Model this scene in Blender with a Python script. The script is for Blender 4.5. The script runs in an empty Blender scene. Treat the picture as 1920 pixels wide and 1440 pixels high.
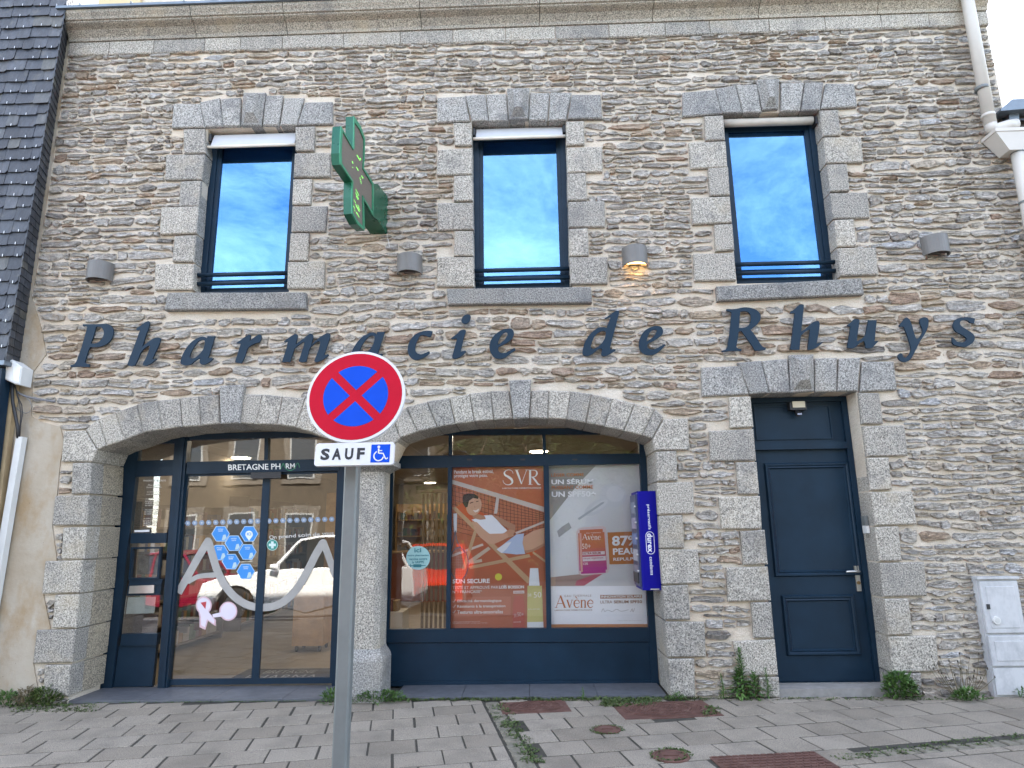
import bpy, bmesh, math, random
from mathutils import Vector, noise
from mathutils.geometry import tessellate_polygon

# ---------------------------------------------------------------- camera
scene = bpy.context.scene
COL = scene.collection
FPX = 1230.0
CAM = Vector((0.0, -6.6, 1.558))
TILT, ROLL, YAW = 0.2161459, -0.01576281, 0.02528326
_ct, _st, _cy, _sy = math.cos(TILT), math.sin(TILT), math.cos(YAW), math.sin(YAW)
FWD = Vector((-_sy * _ct, _cy * _ct, _st))
_r0 = Vector((_cy, _sy, 0)); _u0 = _r0.cross(FWD)
RGT = math.cos(ROLL) * _r0 + math.sin(ROLL) * _u0
UPV = -math.sin(ROLL) * _r0 + math.cos(ROLL) * _u0
cam = bpy.data.cameras.new('camera'); camo = bpy.data.objects.new('camera', cam)
COL.objects.link(camo)
from mathutils import Matrix
camo.matrix_world = Matrix((
    (RGT.x, UPV.x, -FWD.x, CAM.x), (RGT.y, UPV.y, -FWD.y, CAM.y),
    (RGT.z, UPV.z, -FWD.z, CAM.z), (0, 0, 0, 1)))
cam.sensor_width = 36; cam.lens = FPX / 1920 * 36; cam.clip_end = 2000; cam.clip_start = .05
scene.camera = camo

# ---------------------------------------------------------------- sky, sun, exposure
SUN_EL, SUN_AZ = math.radians(50), math.radians(24)
world = bpy.data.worlds.new('World'); scene.world = world; world.use_nodes = True
wn = world.node_tree; wn.nodes.clear()
def wnode(t, **k):
    n = wn.nodes.new(t)
    for a, b in k.items(): setattr(n, a, b)
    return n
sky = wnode('ShaderNodeTexSky', sky_type='NISHITA', sun_disc=False, sun_elevation=SUN_EL,
            sun_rotation=SUN_AZ, altitude=0, air_density=1.0, dust_density=.8, ozone_density=1.6)
tc = wnode('ShaderNodeTexCoord'); sep = wnode('ShaderNodeSeparateXYZ')
wn.links.new(tc.outputs['Generated'], sep.inputs[0])
zad = wnode('ShaderNodeMath', operation='ADD'); wn.links.new(sep.outputs[2], zad.inputs[0]); zad.inputs[1].default_value = .14
zmx = wnode('ShaderNodeMath', operation='MAXIMUM'); wn.links.new(zad.outputs[0], zmx.inputs[0]); zmx.inputs[1].default_value = .05
vd = wnode('ShaderNodeVectorMath', operation='DIVIDE')
cx = wnode('ShaderNodeCombineXYZ')
for i in range(3): wn.links.new(zmx.outputs[0], cx.inputs[i])
wn.links.new(tc.outputs['Generated'], vd.inputs[0]); wn.links.new(cx.outputs[0], vd.inputs[1])
mp = wnode('ShaderNodeMapping'); wn.links.new(vd.outputs[0], mp.inputs[0])
mp.inputs['Location'].default_value = (3.1, 1.7, 0); mp.inputs['Scale'].default_value = (1.0, .8, 1)
cn = wnode('ShaderNodeTexNoise'); wn.links.new(mp.outputs[0], cn.inputs['Vector'])
cn.inputs['Scale'].default_value = 1.7; cn.inputs['Detail'].default_value = 10; cn.inputs['Roughness'].default_value = .68; cn.inputs['Distortion'].default_value = .35
cr = wnode('ShaderNodeValToRGB'); wn.links.new(cn.outputs[0], cr.inputs[0])
cr.color_ramp.elements[0].position = .42; cr.color_ramp.elements[0].color = (0, 0, 0, 1)
cr.color_ramp.elements[1].position = .74; cr.color_ramp.elements[1].color = (.9, .9, .9, 1)
cm = wnode('ShaderNodeMix', data_type='RGBA')
wn.links.new(cr.outputs[0], cm.inputs['Factor']); wn.links.new(sky.outputs[0], cm.inputs[6])
cm.inputs[7].default_value = (7.6, 7.1, 6.5, 1)
bg = wnode('ShaderNodeBackground'); bg.inputs[1].default_value = .095
wn.links.new(cm.outputs[2], bg.inputs[0])
wo = wnode('ShaderNodeOutputWorld'); wn.links.new(bg.outputs[0], wo.inputs[0])

sl = bpy.data.lights.new('sun', 'SUN'); sl.energy = 3.4; sl.angle = math.radians(.53); sl.color = (1, .95, .87)
so = bpy.data.objects.new('sun', sl); COL.objects.link(so)
_sd = Vector((math.sin(SUN_AZ) * math.cos(SUN_EL), math.cos(SUN_AZ) * math.cos(SUN_EL), math.sin(SUN_EL)))
so.rotation_euler = _sd.to_track_quat('Z', 'Y').to_euler(); so.location = (3, 6, 20)

vs = scene.view_settings
vs.view_transform = 'Standard'; vs.look = 'None'; vs.gamma = 1; vs.use_curve_mapping = False
vs.exposure = 3.28
scene.render.engine = 'CYCLES'
scene.cycles.use_denoising = True
scene.cycles.transparent_max_bounces = 16
scene.cycles.max_bounces = 8

# ---------------------------------------------------------------- projection helpers (photo pixel -> point on a real plane)
def ray(px, py): return RGT * ((px - 960) / FPX) - UPV * ((py - 720) / FPX) + FWD
def P(px, py, Y=0.0):
    d = ray(px, py); t = (Y - CAM.y) / d.y
    return CAM + d * t
def G(px, py, z=0.0):
    d = ray(px, py); t = (z - CAM.z) / d.z
    return CAM + d * t
def XZ(px, py, Y=0.0):
    p = P(px, py, Y); return (p.x, p.z)
def c3(pts, ox, oy, k=3.0): return [(ox + x / k, oy + y / k) for x, y in pts]

# ---------------------------------------------------------------- objects
class MB:
    def __init__(s): s.v = []; s.f = []; s.t = []; s.m = []
    def add(s, vs_, fs, tint=0.5, mi=0):
        b = len(s.v); s.v += [tuple(v) for v in vs_]; s.t += [tint] * len(vs_)
        s.f += [tuple(b + i for i in f) for f in fs]; s.m += [mi] * len(fs)
    def box(s, x0, x1, y0, y1, z0, z1, tint=.5, mi=0):
        s.add([(x0,y0,z0),(x1,y0,z0),(x1,y1,z0),(x0,y1,z0),(x0,y0,z1),(x1,y0,z1),(x1,y1,z1),(x0,y1,z1)],
              [(0,3,2,1),(4,5,6,7),(0,1,5,4),(1,2,6,5),(2,3,7,6),(3,0,4,7)], tint, mi)
    def hexa(s, a, b, tint=.5, mi=0):
        """a: 4 points, b: 4 points in the same order"""
        s.add(list(a) + list(b), [(3,2,1,0),(4,5,6,7),(0,1,5,4),(1,2,6,5),(2,3,7,6),(3,0,4,7)], tint, mi)
    def prism(s, pts, y0, y1, bev=0.0, tint=.5, mi=0, holes=()):
        """polygon (x,z) as a slab from y0 (front) to y1 (back)"""
        if holes:
            loops = [[Vector((x, z, 0)) for x, z in l] for l in (pts, *holes)]
            flat = [p for l in loops for p in l]; n = len(flat)
            tri = tessellate_polygon(loops)
            v = [(p.x, y0, p.y) for p in flat] + [(p.x, y1, p.y) for p in flat]
            f = [tuple(t) for t in tri] + [tuple(n + i for i in t[::-1]) for t in tri]
            o = 0
            for l in loops:
                k = len(l)
                f += [(o + i, o + (i + 1) % k, n + o + (i + 1) % k, n + o + i) for i in range(k)]; o += k
            s.add(v, f, tint, mi); return
        n = len(pts); v = []; f = []
        if bev > 0:
            ins = inset(pts, bev)
            v = [(x, y0, z) for x, z in ins] + [(x, y0 + bev * .8, z) for x, z in pts] + [(x, y1, z) for x, z in pts]
            f = [(i, (i + 1) % n, n + (i + 1) % n, n + i) for i in range(n)]
            f += [(n + i, n + (i + 1) % n, 2 * n + (i + 1) % n, 2 * n + i) for i in range(n)]
            f += capfaces(pts, 0) + capfaces(pts, 2 * n)
        else:
            v = [(x, y0, z) for x, z in pts] + [(x, y1, z) for x, z in pts]
            f = [(i, (i + 1) % n, n + (i + 1) % n, n + i) for i in range(n)] + capfaces(pts, 0) + capfaces(pts, n)
        s.add(v, f, tint, mi)
    def tube(s, path, r, n=10, tint=.5, mi=0, cap=True):
        path = [Vector(p) for p in path]; b = len(s.v); rs = r if isinstance(r, (list, tuple)) else [r] * len(path)
        v = []; up = Vector((.13, .21, .97))
        for i, p in enumerate(path):
            d = (path[min(i + 1, len(path) - 1)] - path[max(i - 1, 0)]).normalized()
            a = d.cross(up)
            if a.length < .05: a = d.cross(Vector((1, 0, 0)))
            a.normalize(); c = d.cross(a)
            v += [p + (a * math.cos(2 * math.pi * j / n) + c * math.sin(2 * math.pi * j / n)) * rs[i] for j in range(n)]
        f = [(i * n + j, i * n + (j + 1) % n, (i + 1) * n + (j + 1) % n, (i + 1) * n + j) for i in range(len(path) - 1) for j in range(n)]
        if cap: f += [tuple(range(n)), tuple((len(path) - 1) * n + j for j in range(n))]
        s.add(v, f, tint, mi)
    def disc(s, c, r, ax, ay, n=24, tint=.5, mi=0):
        c = Vector(c); ax = Vector(ax); ay = Vector(ay)
        s.add([c + ax * (r * math.cos(2 * math.pi * i / n)) + ay * (r * math.sin(2 * math.pi * i / n)) for i in range(n)], [tuple(range(n))], tint, mi)
    def lathe(s, prof, cx_, cy_, n=20, tint=.5, mi=0):
        v = [(cx_ + r * math.cos(2 * math.pi * j / n), cy_ + r * math.sin(2 * math.pi * j / n), z) for r, z in prof for j in range(n)]
        f = [(i * n + j, i * n + (j + 1) % n, (i + 1) * n + (j + 1) % n, (i + 1) * n + j) for i in range(len(prof) - 1) for j in range(n)]
        f += [tuple(range(n)), tuple((len(prof) - 1) * n + j for j in range(n))]
        s.add(v, f, tint, mi)
    def build(s, name, mats, parent=None, smooth=False, recalc=True):
        off = Vector((0, 0, 0))
        if parent is not None: off = parent['_o'] if False else WORLD0[parent.name]
        me = bpy.data.meshes.new(name)
        me.from_pydata([(a - off.x, b - off.y, c - off.z) for a, b, c in s.v], [], s.f)
        if recalc:
            bm = bmesh.new(); bm.from_mesh(me); bmesh.ops.recalc_face_normals(bm, faces=bm.faces); bm.to_mesh(me); bm.free()
        at = me.attributes.new('tint', 'FLOAT', 'POINT'); at.data.foreach_set('value', s.t)
        for m in (mats if isinstance(mats, (list, tuple)) else [mats]): me.materials.append(m)
        if isinstance(mats, (list, tuple)) and len(mats) > 1: me.polygons.foreach_set('material_index', s.m)
        if smooth: me.polygons.foreach_set('use_smooth', [True] * len(me.polygons))
        o = bpy.data.objects.new(name, me); COL.objects.link(o)
        if parent is not None: o.parent = parent
        WORLD0[o.name] = off.copy()
        return o

WORLD0 = {}
def capfaces(pts, o):
    n = len(pts)
    if n <= 4: return [tuple(o + i for i in range(n))]
    return [tuple(o + i for i in t) for t in tessellate_polygon([[Vector((x, z, 0)) for x, z in pts]])]
def inset(pts, d):
    n = len(pts)
    ar = sum(pts[i][0] * pts[(i + 1) % n][1] - pts[(i + 1) % n][0] * pts[i][1] for i in range(n))
    sg = 1 if ar > 0 else -1
    out = []
    for i in range(n):
        p0, p1, p2 = Vector(pts[i - 1]), Vector(pts[i]), Vector(pts[(i + 1) % n])
        e1 = (p1 - p0).normalized(); e2 = (p2 - p1).normalized()
        n1 = Vector((-e1.y, e1.x)) * sg; n2 = Vector((-e2.y, e2.x)) * sg
        b = n1 + n2
        if b.length < .2: b = n1
        b.normalize(); k = max(.35, b.dot(n1))
        q = p1 + b * (d / k); out.append((q.x, q.y))
    return out
def tag(o, label=None, cat=None, group=None, kind=None):
    if label: o['label'] = label
    if cat: o['category'] = cat
    if group: o['group'] = group
    if kind: o['kind'] = kind
    return o
def empty(name, loc, label=None, cat=None, group=None):
    o = bpy.data.objects.new(name, None); COL.objects.link(o); o.location = loc; o.empty_display_size = .1
    WORLD0[o.name] = Vector(loc)
    return tag(o, label, cat, group)
def one(mb_fn, name, mat, parent=None, smooth=False):
    m = MB(); mb_fn(m); return m.build(name, mat, parent, smooth)
def box_px(m, x0, y0, x1, y1, Y0, Y1, tint=.5, mi=0):
    """box whose front face spans the photo rectangle at depth Y0"""
    a = P(x0, y1, Y0); b = P(x1, y0, Y0)
    m.box(a.x, b.x, Y0, Y1, a.z, b.z, tint, mi)
def ppx(m, pts, Y0, Y1, bev=0.0, tint=.5, mi=0):
    m.prism([XZ(x, y, Y0) for x, y in pts], Y0, Y1, bev, tint, mi)
def crom(pts, sub=4):
    """closed outline: smooth through the points, sharp at points flagged with a third value"""
    n = len(pts); cs = [i for i in range(n) if len(pts[i]) > 2]
    out = []
    def seg(l):
        r = []
        for i in range(len(l) - 1):
            p0 = Vector(l[max(i - 1, 0)][:2]); p1 = Vector(l[i][:2]); p2 = Vector(l[i + 1][:2]); p3 = Vector(l[min(i + 2, len(l) - 1)][:2])
            for k in range(sub):
                t = k / sub
                q = .5 * ((2 * p1) + (p2 - p0) * t + (2 * p0 - 5 * p1 + 4 * p2 - p3) * t * t + (3 * p1 - p0 - 3 * p2 + p3) * t ** 3)
                r.append((q.x, q.y))
        return r
    if not cs:
        ext = [pts[-1]] + list(pts) + [pts[0], pts[1]]
        r = seg(ext); return r[sub:sub * (n + 1)]
    for a, b in zip(cs, cs[1:] + [cs[0] + n]):
        l = [pts[i % n] for i in range(a, b + 1)]
        out += seg(l) if len(l) > 2 else [tuple(l[0][:2])]
    return out
def ribbon2(pts, w, sub=5, closed=False):
    """open stroke -> outline polygon; w is one width or one per point"""
    ws = w if isinstance(w, (list, tuple)) else [w] * len(pts)
    P_ = []; W_ = []
    for i in range(len(pts) - 1):
        p0 = Vector(pts[max(i - 1, 0)]); p1 = Vector(pts[i]); p2 = Vector(pts[i + 1]); p3 = Vector(pts[min(i + 2, len(pts) - 1)])
        for k in range(sub):
            t = k / sub
            P_.append(.5 * ((2 * p1) + (p2 - p0) * t + (2 * p0 - 5 * p1 + 4 * p2 - p3) * t * t + (3 * p1 - p0 - 3 * p2 + p3) * t ** 3))
            W_.append(ws[i] * (1 - t) + ws[i + 1] * t)
    P_.append(Vector(pts[-1])); W_.append(ws[-1])
    L = []; R = []
    for i, p in enumerate(P_):
        d = (P_[min(i + 1, len(P_) - 1)] - P_[max(i - 1, 0)]).normalized(); nn = Vector((-d.y, d.x))
        L.append(p + nn * W_[i] / 2); R.append(p - nn * W_[i] / 2)
    return L, R

def strip(m, l, r, Y, th):
    n = len(l)
    m.add([(x, Y, z) for x, z in l] + [(x, Y, z) for x, z in r] + [(x, Y + th, z) for x, z in l] + [(x, Y + th, z) for x, z in r],
          [(i, i + 1, n + i + 1, n + i) for i in range(n - 1)] + [(2 * n + i, 2 * n + i + 1, 3 * n + i + 1, 3 * n + i) for i in range(n - 1)]
          + [(i, i + 1, 2 * n + i + 1, 2 * n + i) for i in range(n - 1)] + [(n + i, n + i + 1, 3 * n + i + 1, 3 * n + i) for i in range(n - 1)])
# ---------------------------------------------------------------- materials
def nmat(name):
    m = bpy.data.materials.new(name); m.use_nodes = True
    return m, m.node_tree, m.node_tree.nodes['Principled BSDF']
def nd(nt, t, ins=None, **props):
    n = nt.nodes.new(t)
    for k, v in props.items(): setattr(n, k, v)
    for k, v in (ins or {}).items():
        if isinstance(v, bpy.types.NodeSocket): nt.links.new(v, n.inputs[k])
        else: n.inputs[k].default_value = v
    return n
def posn(nt, scale=(1, 1, 1)):
    g = nd(nt, 'ShaderNodeNewGeometry')
    return nd(nt, 'ShaderNodeMapping', {'Vector': g.outputs['Position'], 'Scale': scale}).outputs[0]
def nz(nt, vec, sc, det=4, rough=.55, dist=0):
    return nd(nt, 'ShaderNodeTexNoise', {'Vector': vec, 'Scale': sc, 'Detail': det, 'Roughness': rough, 'Distortion': dist}).outputs[0]
def ramp(nt, fac, stops, interp='LINEAR'):
    r = nd(nt, 'ShaderNodeValToRGB', {'Fac': fac}); cr_ = r.color_ramp; cr_.interpolation = interp
    while len(cr_.elements) < len(stops): cr_.elements.new(.5)
    for e, (p, c) in zip(cr_.elements, stops):
        e.position = p; e.color = (*c, 1) if len(c) == 3 else c
    return r.outputs[0]
def mixc(nt, fac, a, b, mode='MIX'):
    n = nd(nt, 'ShaderNodeMix', data_type='RGBA', blend_type=mode)
    for i, v in ((0, fac), (6, a), (7, b)):
        if isinstance(v, bpy.types.NodeSocket): nt.links.new(v, n.inputs[i])
        elif isinstance(v, (int, float)): n.inputs[i].default_value = v
        else: n.inputs[i].default_value = (*v, 1)
    return n.outputs[2]
def gray(v): return (v, v, v)
def bump(nt, bsdf, h, strength, dist):
    b = nd(nt, 'ShaderNodeBump', {'Height': h, 'Strength': strength, 'Distance': dist})
    nt.links.new(b.outputs[0], bsdf.inputs['Normal']); return b
def mth(nt, op, a, b=0.0):
    n = nd(nt, 'ShaderNodeMath', operation=op)
    for i, v in ((0, a), (1, b)):
        if isinstance(v, bpy.types.NodeSocket): nt.links.new(v, n.inputs[i])
        else: n.inputs[i].default_value = v
    return n.outputs[0]
def setc(nt, bsdf, c, rough=.6, spec=.5, metal=0):
    nt.links.new(c, bsdf.inputs['Base Color']) if isinstance(c, bpy.types.NodeSocket) else setattr(bsdf.inputs['Base Color'], 'default_value', (*c, 1))
    if isinstance(rough, bpy.types.NodeSocket): nt.links.new(rough, bsdf.inputs['Roughness'])
    else: bsdf.inputs['Roughness'].default_value = rough
    bsdf.inputs['Specular IOR Level'].default_value = spec; bsdf.inputs['Metallic'].default_value = metal
def tintn(nt): return nd(nt, 'ShaderNodeAttribute', attribute_name='tint').outputs['Fac']

def plain(name, col, rough=.5, metal=0, var=.12, vs_=6, bmp=0, bs=60, spec=.5):
    m, nt, b = nmat(name); p = posn(nt)
    c = mixc(nt, 1.0, col, ramp(nt, nz(nt, p, vs_, 5, .6), [(.3, gray(1 - var)), (.7, gray(1 + var))]), 'MULTIPLY')
    rr = mth(nt, 'MULTIPLY_ADD', nz(nt, p, vs_ * 3, 3), .25); nt.nodes[-1].inputs[2].default_value = rough - .12
    setc(nt, b, c, rr, spec, metal)
    if bmp: bump(nt, b, nz(nt, p, bs, 3), bmp, .004)
    return m

def m_rubble():
    m, nt, b = nmat('rubble stone'); t = tintn(nt)
    base = ramp(nt, t, [(0, (.27, .245, .22)), (.14, (.40, .365, .325)), (.30, (.50, .455, .40)), (.45, (.56, .51, .445)), (.58, (.52, .485, .445)),
                        (.70, (.60, .555, .495)), (.78, (.50, .40, .29)), (.86, (.41, .29, .21)), (.93, (.54, .475, .385)), (1, (.53, .52, .51))])
    st = posn(nt, (6, 6, 26)); fine = posn(nt)
    n1 = nz(nt, st, 1.3, 7, .68, .5); n2 = nz(nt, fine, 42, 5, .65); n3 = nz(nt, fine, 130, 2, .6)
    c = mixc(nt, 1, base, ramp(nt, n1, [(.28, gray(.55)), (.46, gray(.95)), (.62, gray(1.12)), (.8, gray(1.3))]), 'MULTIPLY')
    c = mixc(nt, .8, c, ramp(nt, n2, [(.3, gray(.62)), (.5, gray(1.0)), (.72, gray(1.35))]), 'MULTIPLY')
    n4 = nz(nt, posn(nt, (5, 5, 30)), 1.7, 6, .7, .9)
    crack = ramp(nt, n4, [(.465, gray(1)), (.49, gray(.60)), (.50, gray(.45)), (.51, gray(.60)), (.535, gray(1))])
    c = mixc(nt, .9, c, crack, 'MULTIPLY')
    c = mixc(nt, ramp(nt, nz(nt, fine, 5.5, 4, .6), [(.52, gray(0)), (.72, gray(.55))]), c, (.50, .44, .345))
    c = mixc(nt, ramp(nt, nz(nt, fine, 9, 3, .6), [(.6, gray(0)), (.75, gray(.5))]), c, (.34, .22, .12))
    setc(nt, b, c, .85, .25)
    h = mth(nt, 'ADD', mth(nt, 'ADD', n1, mth(nt, 'MULTIPLY', nd(nt, 'ShaderNodeRGBToBW', {0: crack}).outputs[0], .35)), mth(nt, 'ADD', mth(nt, 'MULTIPLY', n2, .35), mth(nt, 'MULTIPLY', n3, .12)))
    bump(nt, b, h, 1.0, .032)
    return m
def m_mortar():
    m, nt, b = nmat('sand mortar'); p = posn(nt)
    c = ramp(nt, nz(nt, p, 3.0, 6, .6), [(.25, (.50, .425, .33)), (.5, (.585, .515, .42)), (.75, (.64, .58, .495))])
    c = mixc(nt, .7, c, ramp(nt, nz(nt, p, 90, 3), [(.3, gray(.75)), (.7, gray(1.2))]), 'MULTIPLY')
    c = mixc(nt, ramp(nt, nz(nt, posn(nt, (1, 1, .6)), 1.1, 4), [(.55, gray(0)), (.75, gray(.5))]), c, (.55, .40, .25))
    setc(nt, b, c, .95, .15)
    h = mth(nt, 'ADD', nz(nt, posn(nt, (1, 1, 1.8)), 14, 5, .6), mth(nt, 'MULTIPLY', nz(nt, p, 110, 2), .25))
    bump(nt, b, h, .8, .022)
    return m
def m_granite(name='granite', warm=(.335, .312, .275), lichen=.5, dark=.6):
    m, nt, b = nmat(name); p = posn(nt); t = tintn(nt)
    base = mixc(nt, t, tuple(x * .80 for x in warm), tuple(x * 1.16 for x in (warm[0], warm[1] * .985, warm[2] * .95)))
    sp = nz(nt, p, 78, 3, .8)
    c = mixc(nt, 1, base, ramp(nt, sp, [(.37, gray(.22)), (.44, gray(.66)), (.52, gray(1.05)), (.59, gray(1.42)), (.66, gray(1.8))]), 'MULTIPLY')
    c = mixc(nt, mth(nt, 'MULTIPLY', ramp(nt, nz(nt, p, 2.6, 6, .65), [(.52, gray(0)), (.74, gray(1))]), dark), c, (.10, .10, .105))
    c = mixc(nt, mth(nt, 'MULTIPLY', ramp(nt, nz(nt, p, 1.9, 4, .6), [(.55, gray(0)), (.75, gray(1))]), lichen), c, (.42, .35, .24))
    setc(nt, b, c, .8, .3)
    h = mth(nt, 'ADD', nz(nt, p, 16, 3), mth(nt, 'MULTIPLY', sp, .5))
    bump(nt, b, h, .6, .010)
    return m
def m_paver():
    m, nt, b = nmat('paver'); p = posn(nt); t = tintn(nt)
    base = ramp(nt, t, [(0, (.218, .188, .149)), (.5, (.247, .215, .172)), (1, (.276, .242, .196))])
    c = mixc(nt, 1, base, ramp(nt, nz(nt, p, 130, 3, .7), [(.34, gray(.58)), (.5, gray(1)), (.66, gray(1.4))]), 'MULTIPLY')
    c = mixc(nt, ramp(nt, nz(nt, p, 2.2, 5, .65), [(.45, gray(0)), (.72, gray(.62))]), c, (.12, .105, .085))
    c = mixc(nt, ramp(nt, nz(nt, p, 45, 2, .5), [(.71, gray(0)), (.74, gray(.8))]), c, (.09, .085, .08))
    setc(nt, b, c, .85, .25); bump(nt, b, nz(nt, p, 120, 3, .7), .5, .006)
    return m
def m_slate():
    m, nt, b = nmat('slate'); p = posn(nt); t = tintn(nt)
    base = ramp(nt, t, [(0, (.022, .025, .032)), (.5, (.036, .041, .052)), (.85, (.058, .064, .077)), (1, (.075, .075, .07))])
    n1 = nz(nt, posn(nt, (1, 1, .35)), 22, 5, .65)
    c = mixc(nt, 1, base, ramp(nt, n1, [(.3, gray(.65)), (.7, gray(1.4))]), 'MULTIPLY')
    c = mixc(nt, ramp(nt, nz(nt, p, 7, 5), [(.6, gray(0)), (.75, gray(.35))]), c, (.16, .15, .12))
    setc(nt, b, c, .45, .45); bump(nt, b, n1, .6, .010)
    return m
def m_render():
    m, nt, b = nmat('aged render'); p = posn(nt)
    c = ramp(nt, nz(nt, p, 1.5, 6, .6), [(.3, (.32, .26, .185)), (.5, (.39, .335, .26)), (.7, (.43, .385, .32))])
    c = mixc(nt, ramp(nt, nz(nt, posn(nt, (1.4, 1.4, .8)), 2.4, 5, .65), [(.48, gray(0)), (.68, gray(.75))]), c, (.31, .215, .115))
    c = mixc(nt, ramp(nt, nz(nt, p, 6, 5, .7), [(.62, gray(0)), (.75, gray(.5))]), c, (.30, .26, .21))
    c = mixc(nt, ramp(nt, nz(nt, p, 28, 2), [(.76, gray(0)), (.78, gray(.9))]), c, (.07, .05, .04))
    setc(nt, b, c, .9, .2); bump(nt, b, nz(nt, p, 20, 6, .65), .5, .012)
    return m
def m_glass(name, k, add, tintc=(1, 1, 1), trans=(1, 1, 1)):
    m, nt, b = nmat(name); out = nt.nodes['Material Output']; nt.nodes.remove(b)
    fr = nd(nt, 'ShaderNodeFresnel', {'IOR': 1.5})
    f = mth(nt, 'MULTIPLY_ADD', fr.outputs[0], k); nt.nodes[-1].inputs[2].default_value = add
    f = mth(nt, 'MINIMUM', f, 1.0)
    tr = nd(nt, 'ShaderNodeBsdfTransparent', {'Color': (*trans, 1)}); gl = nd(nt, 'ShaderNodeBsdfGlossy', {'Color': (*tintc, 1), 'Roughness': 0.0})
    # faint waviness of real float glass
    bp = nd(nt, 'ShaderNodeBump', {'Height': nz(nt, posn(nt), 1.6, 2), 'Strength': .12, 'Distance': .01}); nt.links.new(bp.outputs[0], gl.inputs['Normal'])
    mx = nd(nt, 'ShaderNodeMixShader', {0: f, 1: tr.outputs[0], 2: gl.outputs[0]})
    nt.links.new(mx.outputs[0], out.inputs[0]); return m
def m_emit(name, col, s):
    m, nt, b = nmat(name); b.inputs['Base Color'].default_value = (*[min(1, c) for c in col], 1)
    b.inputs['Emission Color'].default_value = (*col, 1); b.inputs['Emission Strength'].default_value = s; return m
def m_cast():
    m, nt, b = nmat('rusty cast iron'); p = posn(nt)
    c = ramp(nt, nz(nt, p, 9, 5, .65), [(.3, (.075, .038, .030)), (.55, (.115, .058, .045)), (.75, (.15, .095, .075))])
    setc(nt, b, c, .75, .3); bump(nt, b, nz(nt, p, 60, 3), .4, .006); return m
def m_leaf(name, a, b_):
    m, nt, b = nmat(name)
    c = mixc(nt, tintn(nt), a, b_); setc(nt, b, c, .55, .35)
    b.inputs['Transmission Weight'].default_value = 0; return m

MR, MM, MG = m_rubble(), m_mortar(), m_granite()
MGd = m_granite('stained granite', (.215, .21, .20), .1, .9)
MGs = m_granite('weathered granite', (.285, .277, .262), .15, .9)
MGc = m_granite('cornice granite', (.33, .30, .25), .75, .45)
MGw = m_granite('warm granite', (.36, .31, .235), .5, .25)
MPV, MSL, MRD = m_paver(), m_slate(), m_render()
NAVY = plain('navy paint', (.0080, .0230, .042), .42, 0, .20, 3, spec=.22)
NAVYD = plain('navy letter', (.0098, .026, .046), .5, 0, .06, 3, spec=.2)
GLASS = m_glass('shop glass', 1.6, .040)
GLASS2 = m_glass('display glass', .80, .010)
GLASSC = m_glass('coated glass', .9, .33, (.23, .52, .90), (.35, .42, .5))
WHITE = plain('white plastic', (.60, .60, .58), .45, 0, .05, 5)
PVC = plain('pvc pipe', (.52, .485, .435), .4, 0, .05, 4)
GREYM = plain('galvanised pole', (.155, .168, .165), .5, .2, .07, 9)
BLACKM = plain('black plastic', (.018, .018, .02), .5, 0, .1, 8)
STEEL = plain('brushed steel', (.55, .54, .52), .32, .9, .06, 9)
LAMPM = plain('lamp housing', (.145, .138, .128), .5, .1, .06, 8)
ZINC = plain('zinc', (.16, .19, .22), .45, .6, .15, 5)
CAST = m_cast()
_flat = {}
def flat(col, rough=.45, spec=.4):
    k = tuple(round(c, 3) for c in col) + (rough,)
    if k not in _flat: _flat[k] = plain('print %d' % len(_flat), col, rough, 0, .03, 4, spec=spec)
    return _flat[k]

# ---------------------------------------------------------------- lettering (outlines of the built-in font, laid on a real plane)
_texts = []
def T(body, bl, br, hpx, Y, col, parent, name='lettering', bold=0.0, space=1.0, shear=0.0, mat=None, plane=None):
    """text whose bounding box runs from photo pixel bl to br, hpx pixels tall, on the plane y=Y"""
    pf = plane or (lambda x, y: P(x, y, Y))
    b0, b1 = pf(*bl), pf(*br)
    dx, dy = br[0] - bl[0], br[1] - bl[1]; L = math.hypot(dx, dy)
    t0 = pf(bl[0] + dy / L * hpx, bl[1] - dx / L * hpx)
    T3(body, b0, b1 - b0, t0 - b0, col, parent, name, bold, space, shear, mat)
def T3(body, origin, ux, uy, col, parent, name='lettering', bold=0.0, space=1.0, shear=0.0, mat=None):
    cu = bpy.data.curves.new('text', 'FONT'); cu.body = body; cu.offset = bold; cu.space_character = space; cu.shear = shear
    cu.resolution_u = 3; cu.align_x = 'LEFT'
    o = bpy.data.objects.new('text', cu); COL.objects.link(o)
    _texts.append((o, Vector(origin), Vector(ux), Vector(uy), mat or flat(col), parent, name))
def finish_texts():
    bpy.context.view_layer.update()
    dg = bpy.context.evaluated_depsgraph_get()
    for o, og, ux, uy, mat, parent, name in _texts:
        me = bpy.data.meshes.new_from_object(o.evaluated_get(dg))
        xs = [v.co.x for v in me.vertices]; ys = [v.co.y for v in me.vertices]
        if not xs: continue
        x0, x1, y0, y1 = min(xs), max(xs), min(ys), max(ys)
        off = WORLD0[parent.name]
        for v in me.vertices:
            v.co = og + ux * ((v.co.x - x0) / (x1 - x0)) + uy * ((v.co.y - y0) / (y1 - y0)) - off
        me.materials.clear(); me.materials.append(mat); me.name = name
        n = bpy.data.objects.new(name, me); COL.objects.link(n); n.parent = parent; WORLD0[n.name] = off
    for o, *_ in _texts:
        c = o.data; bpy.data.objects.remove(o); bpy.data.curves.remove(c)
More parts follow.
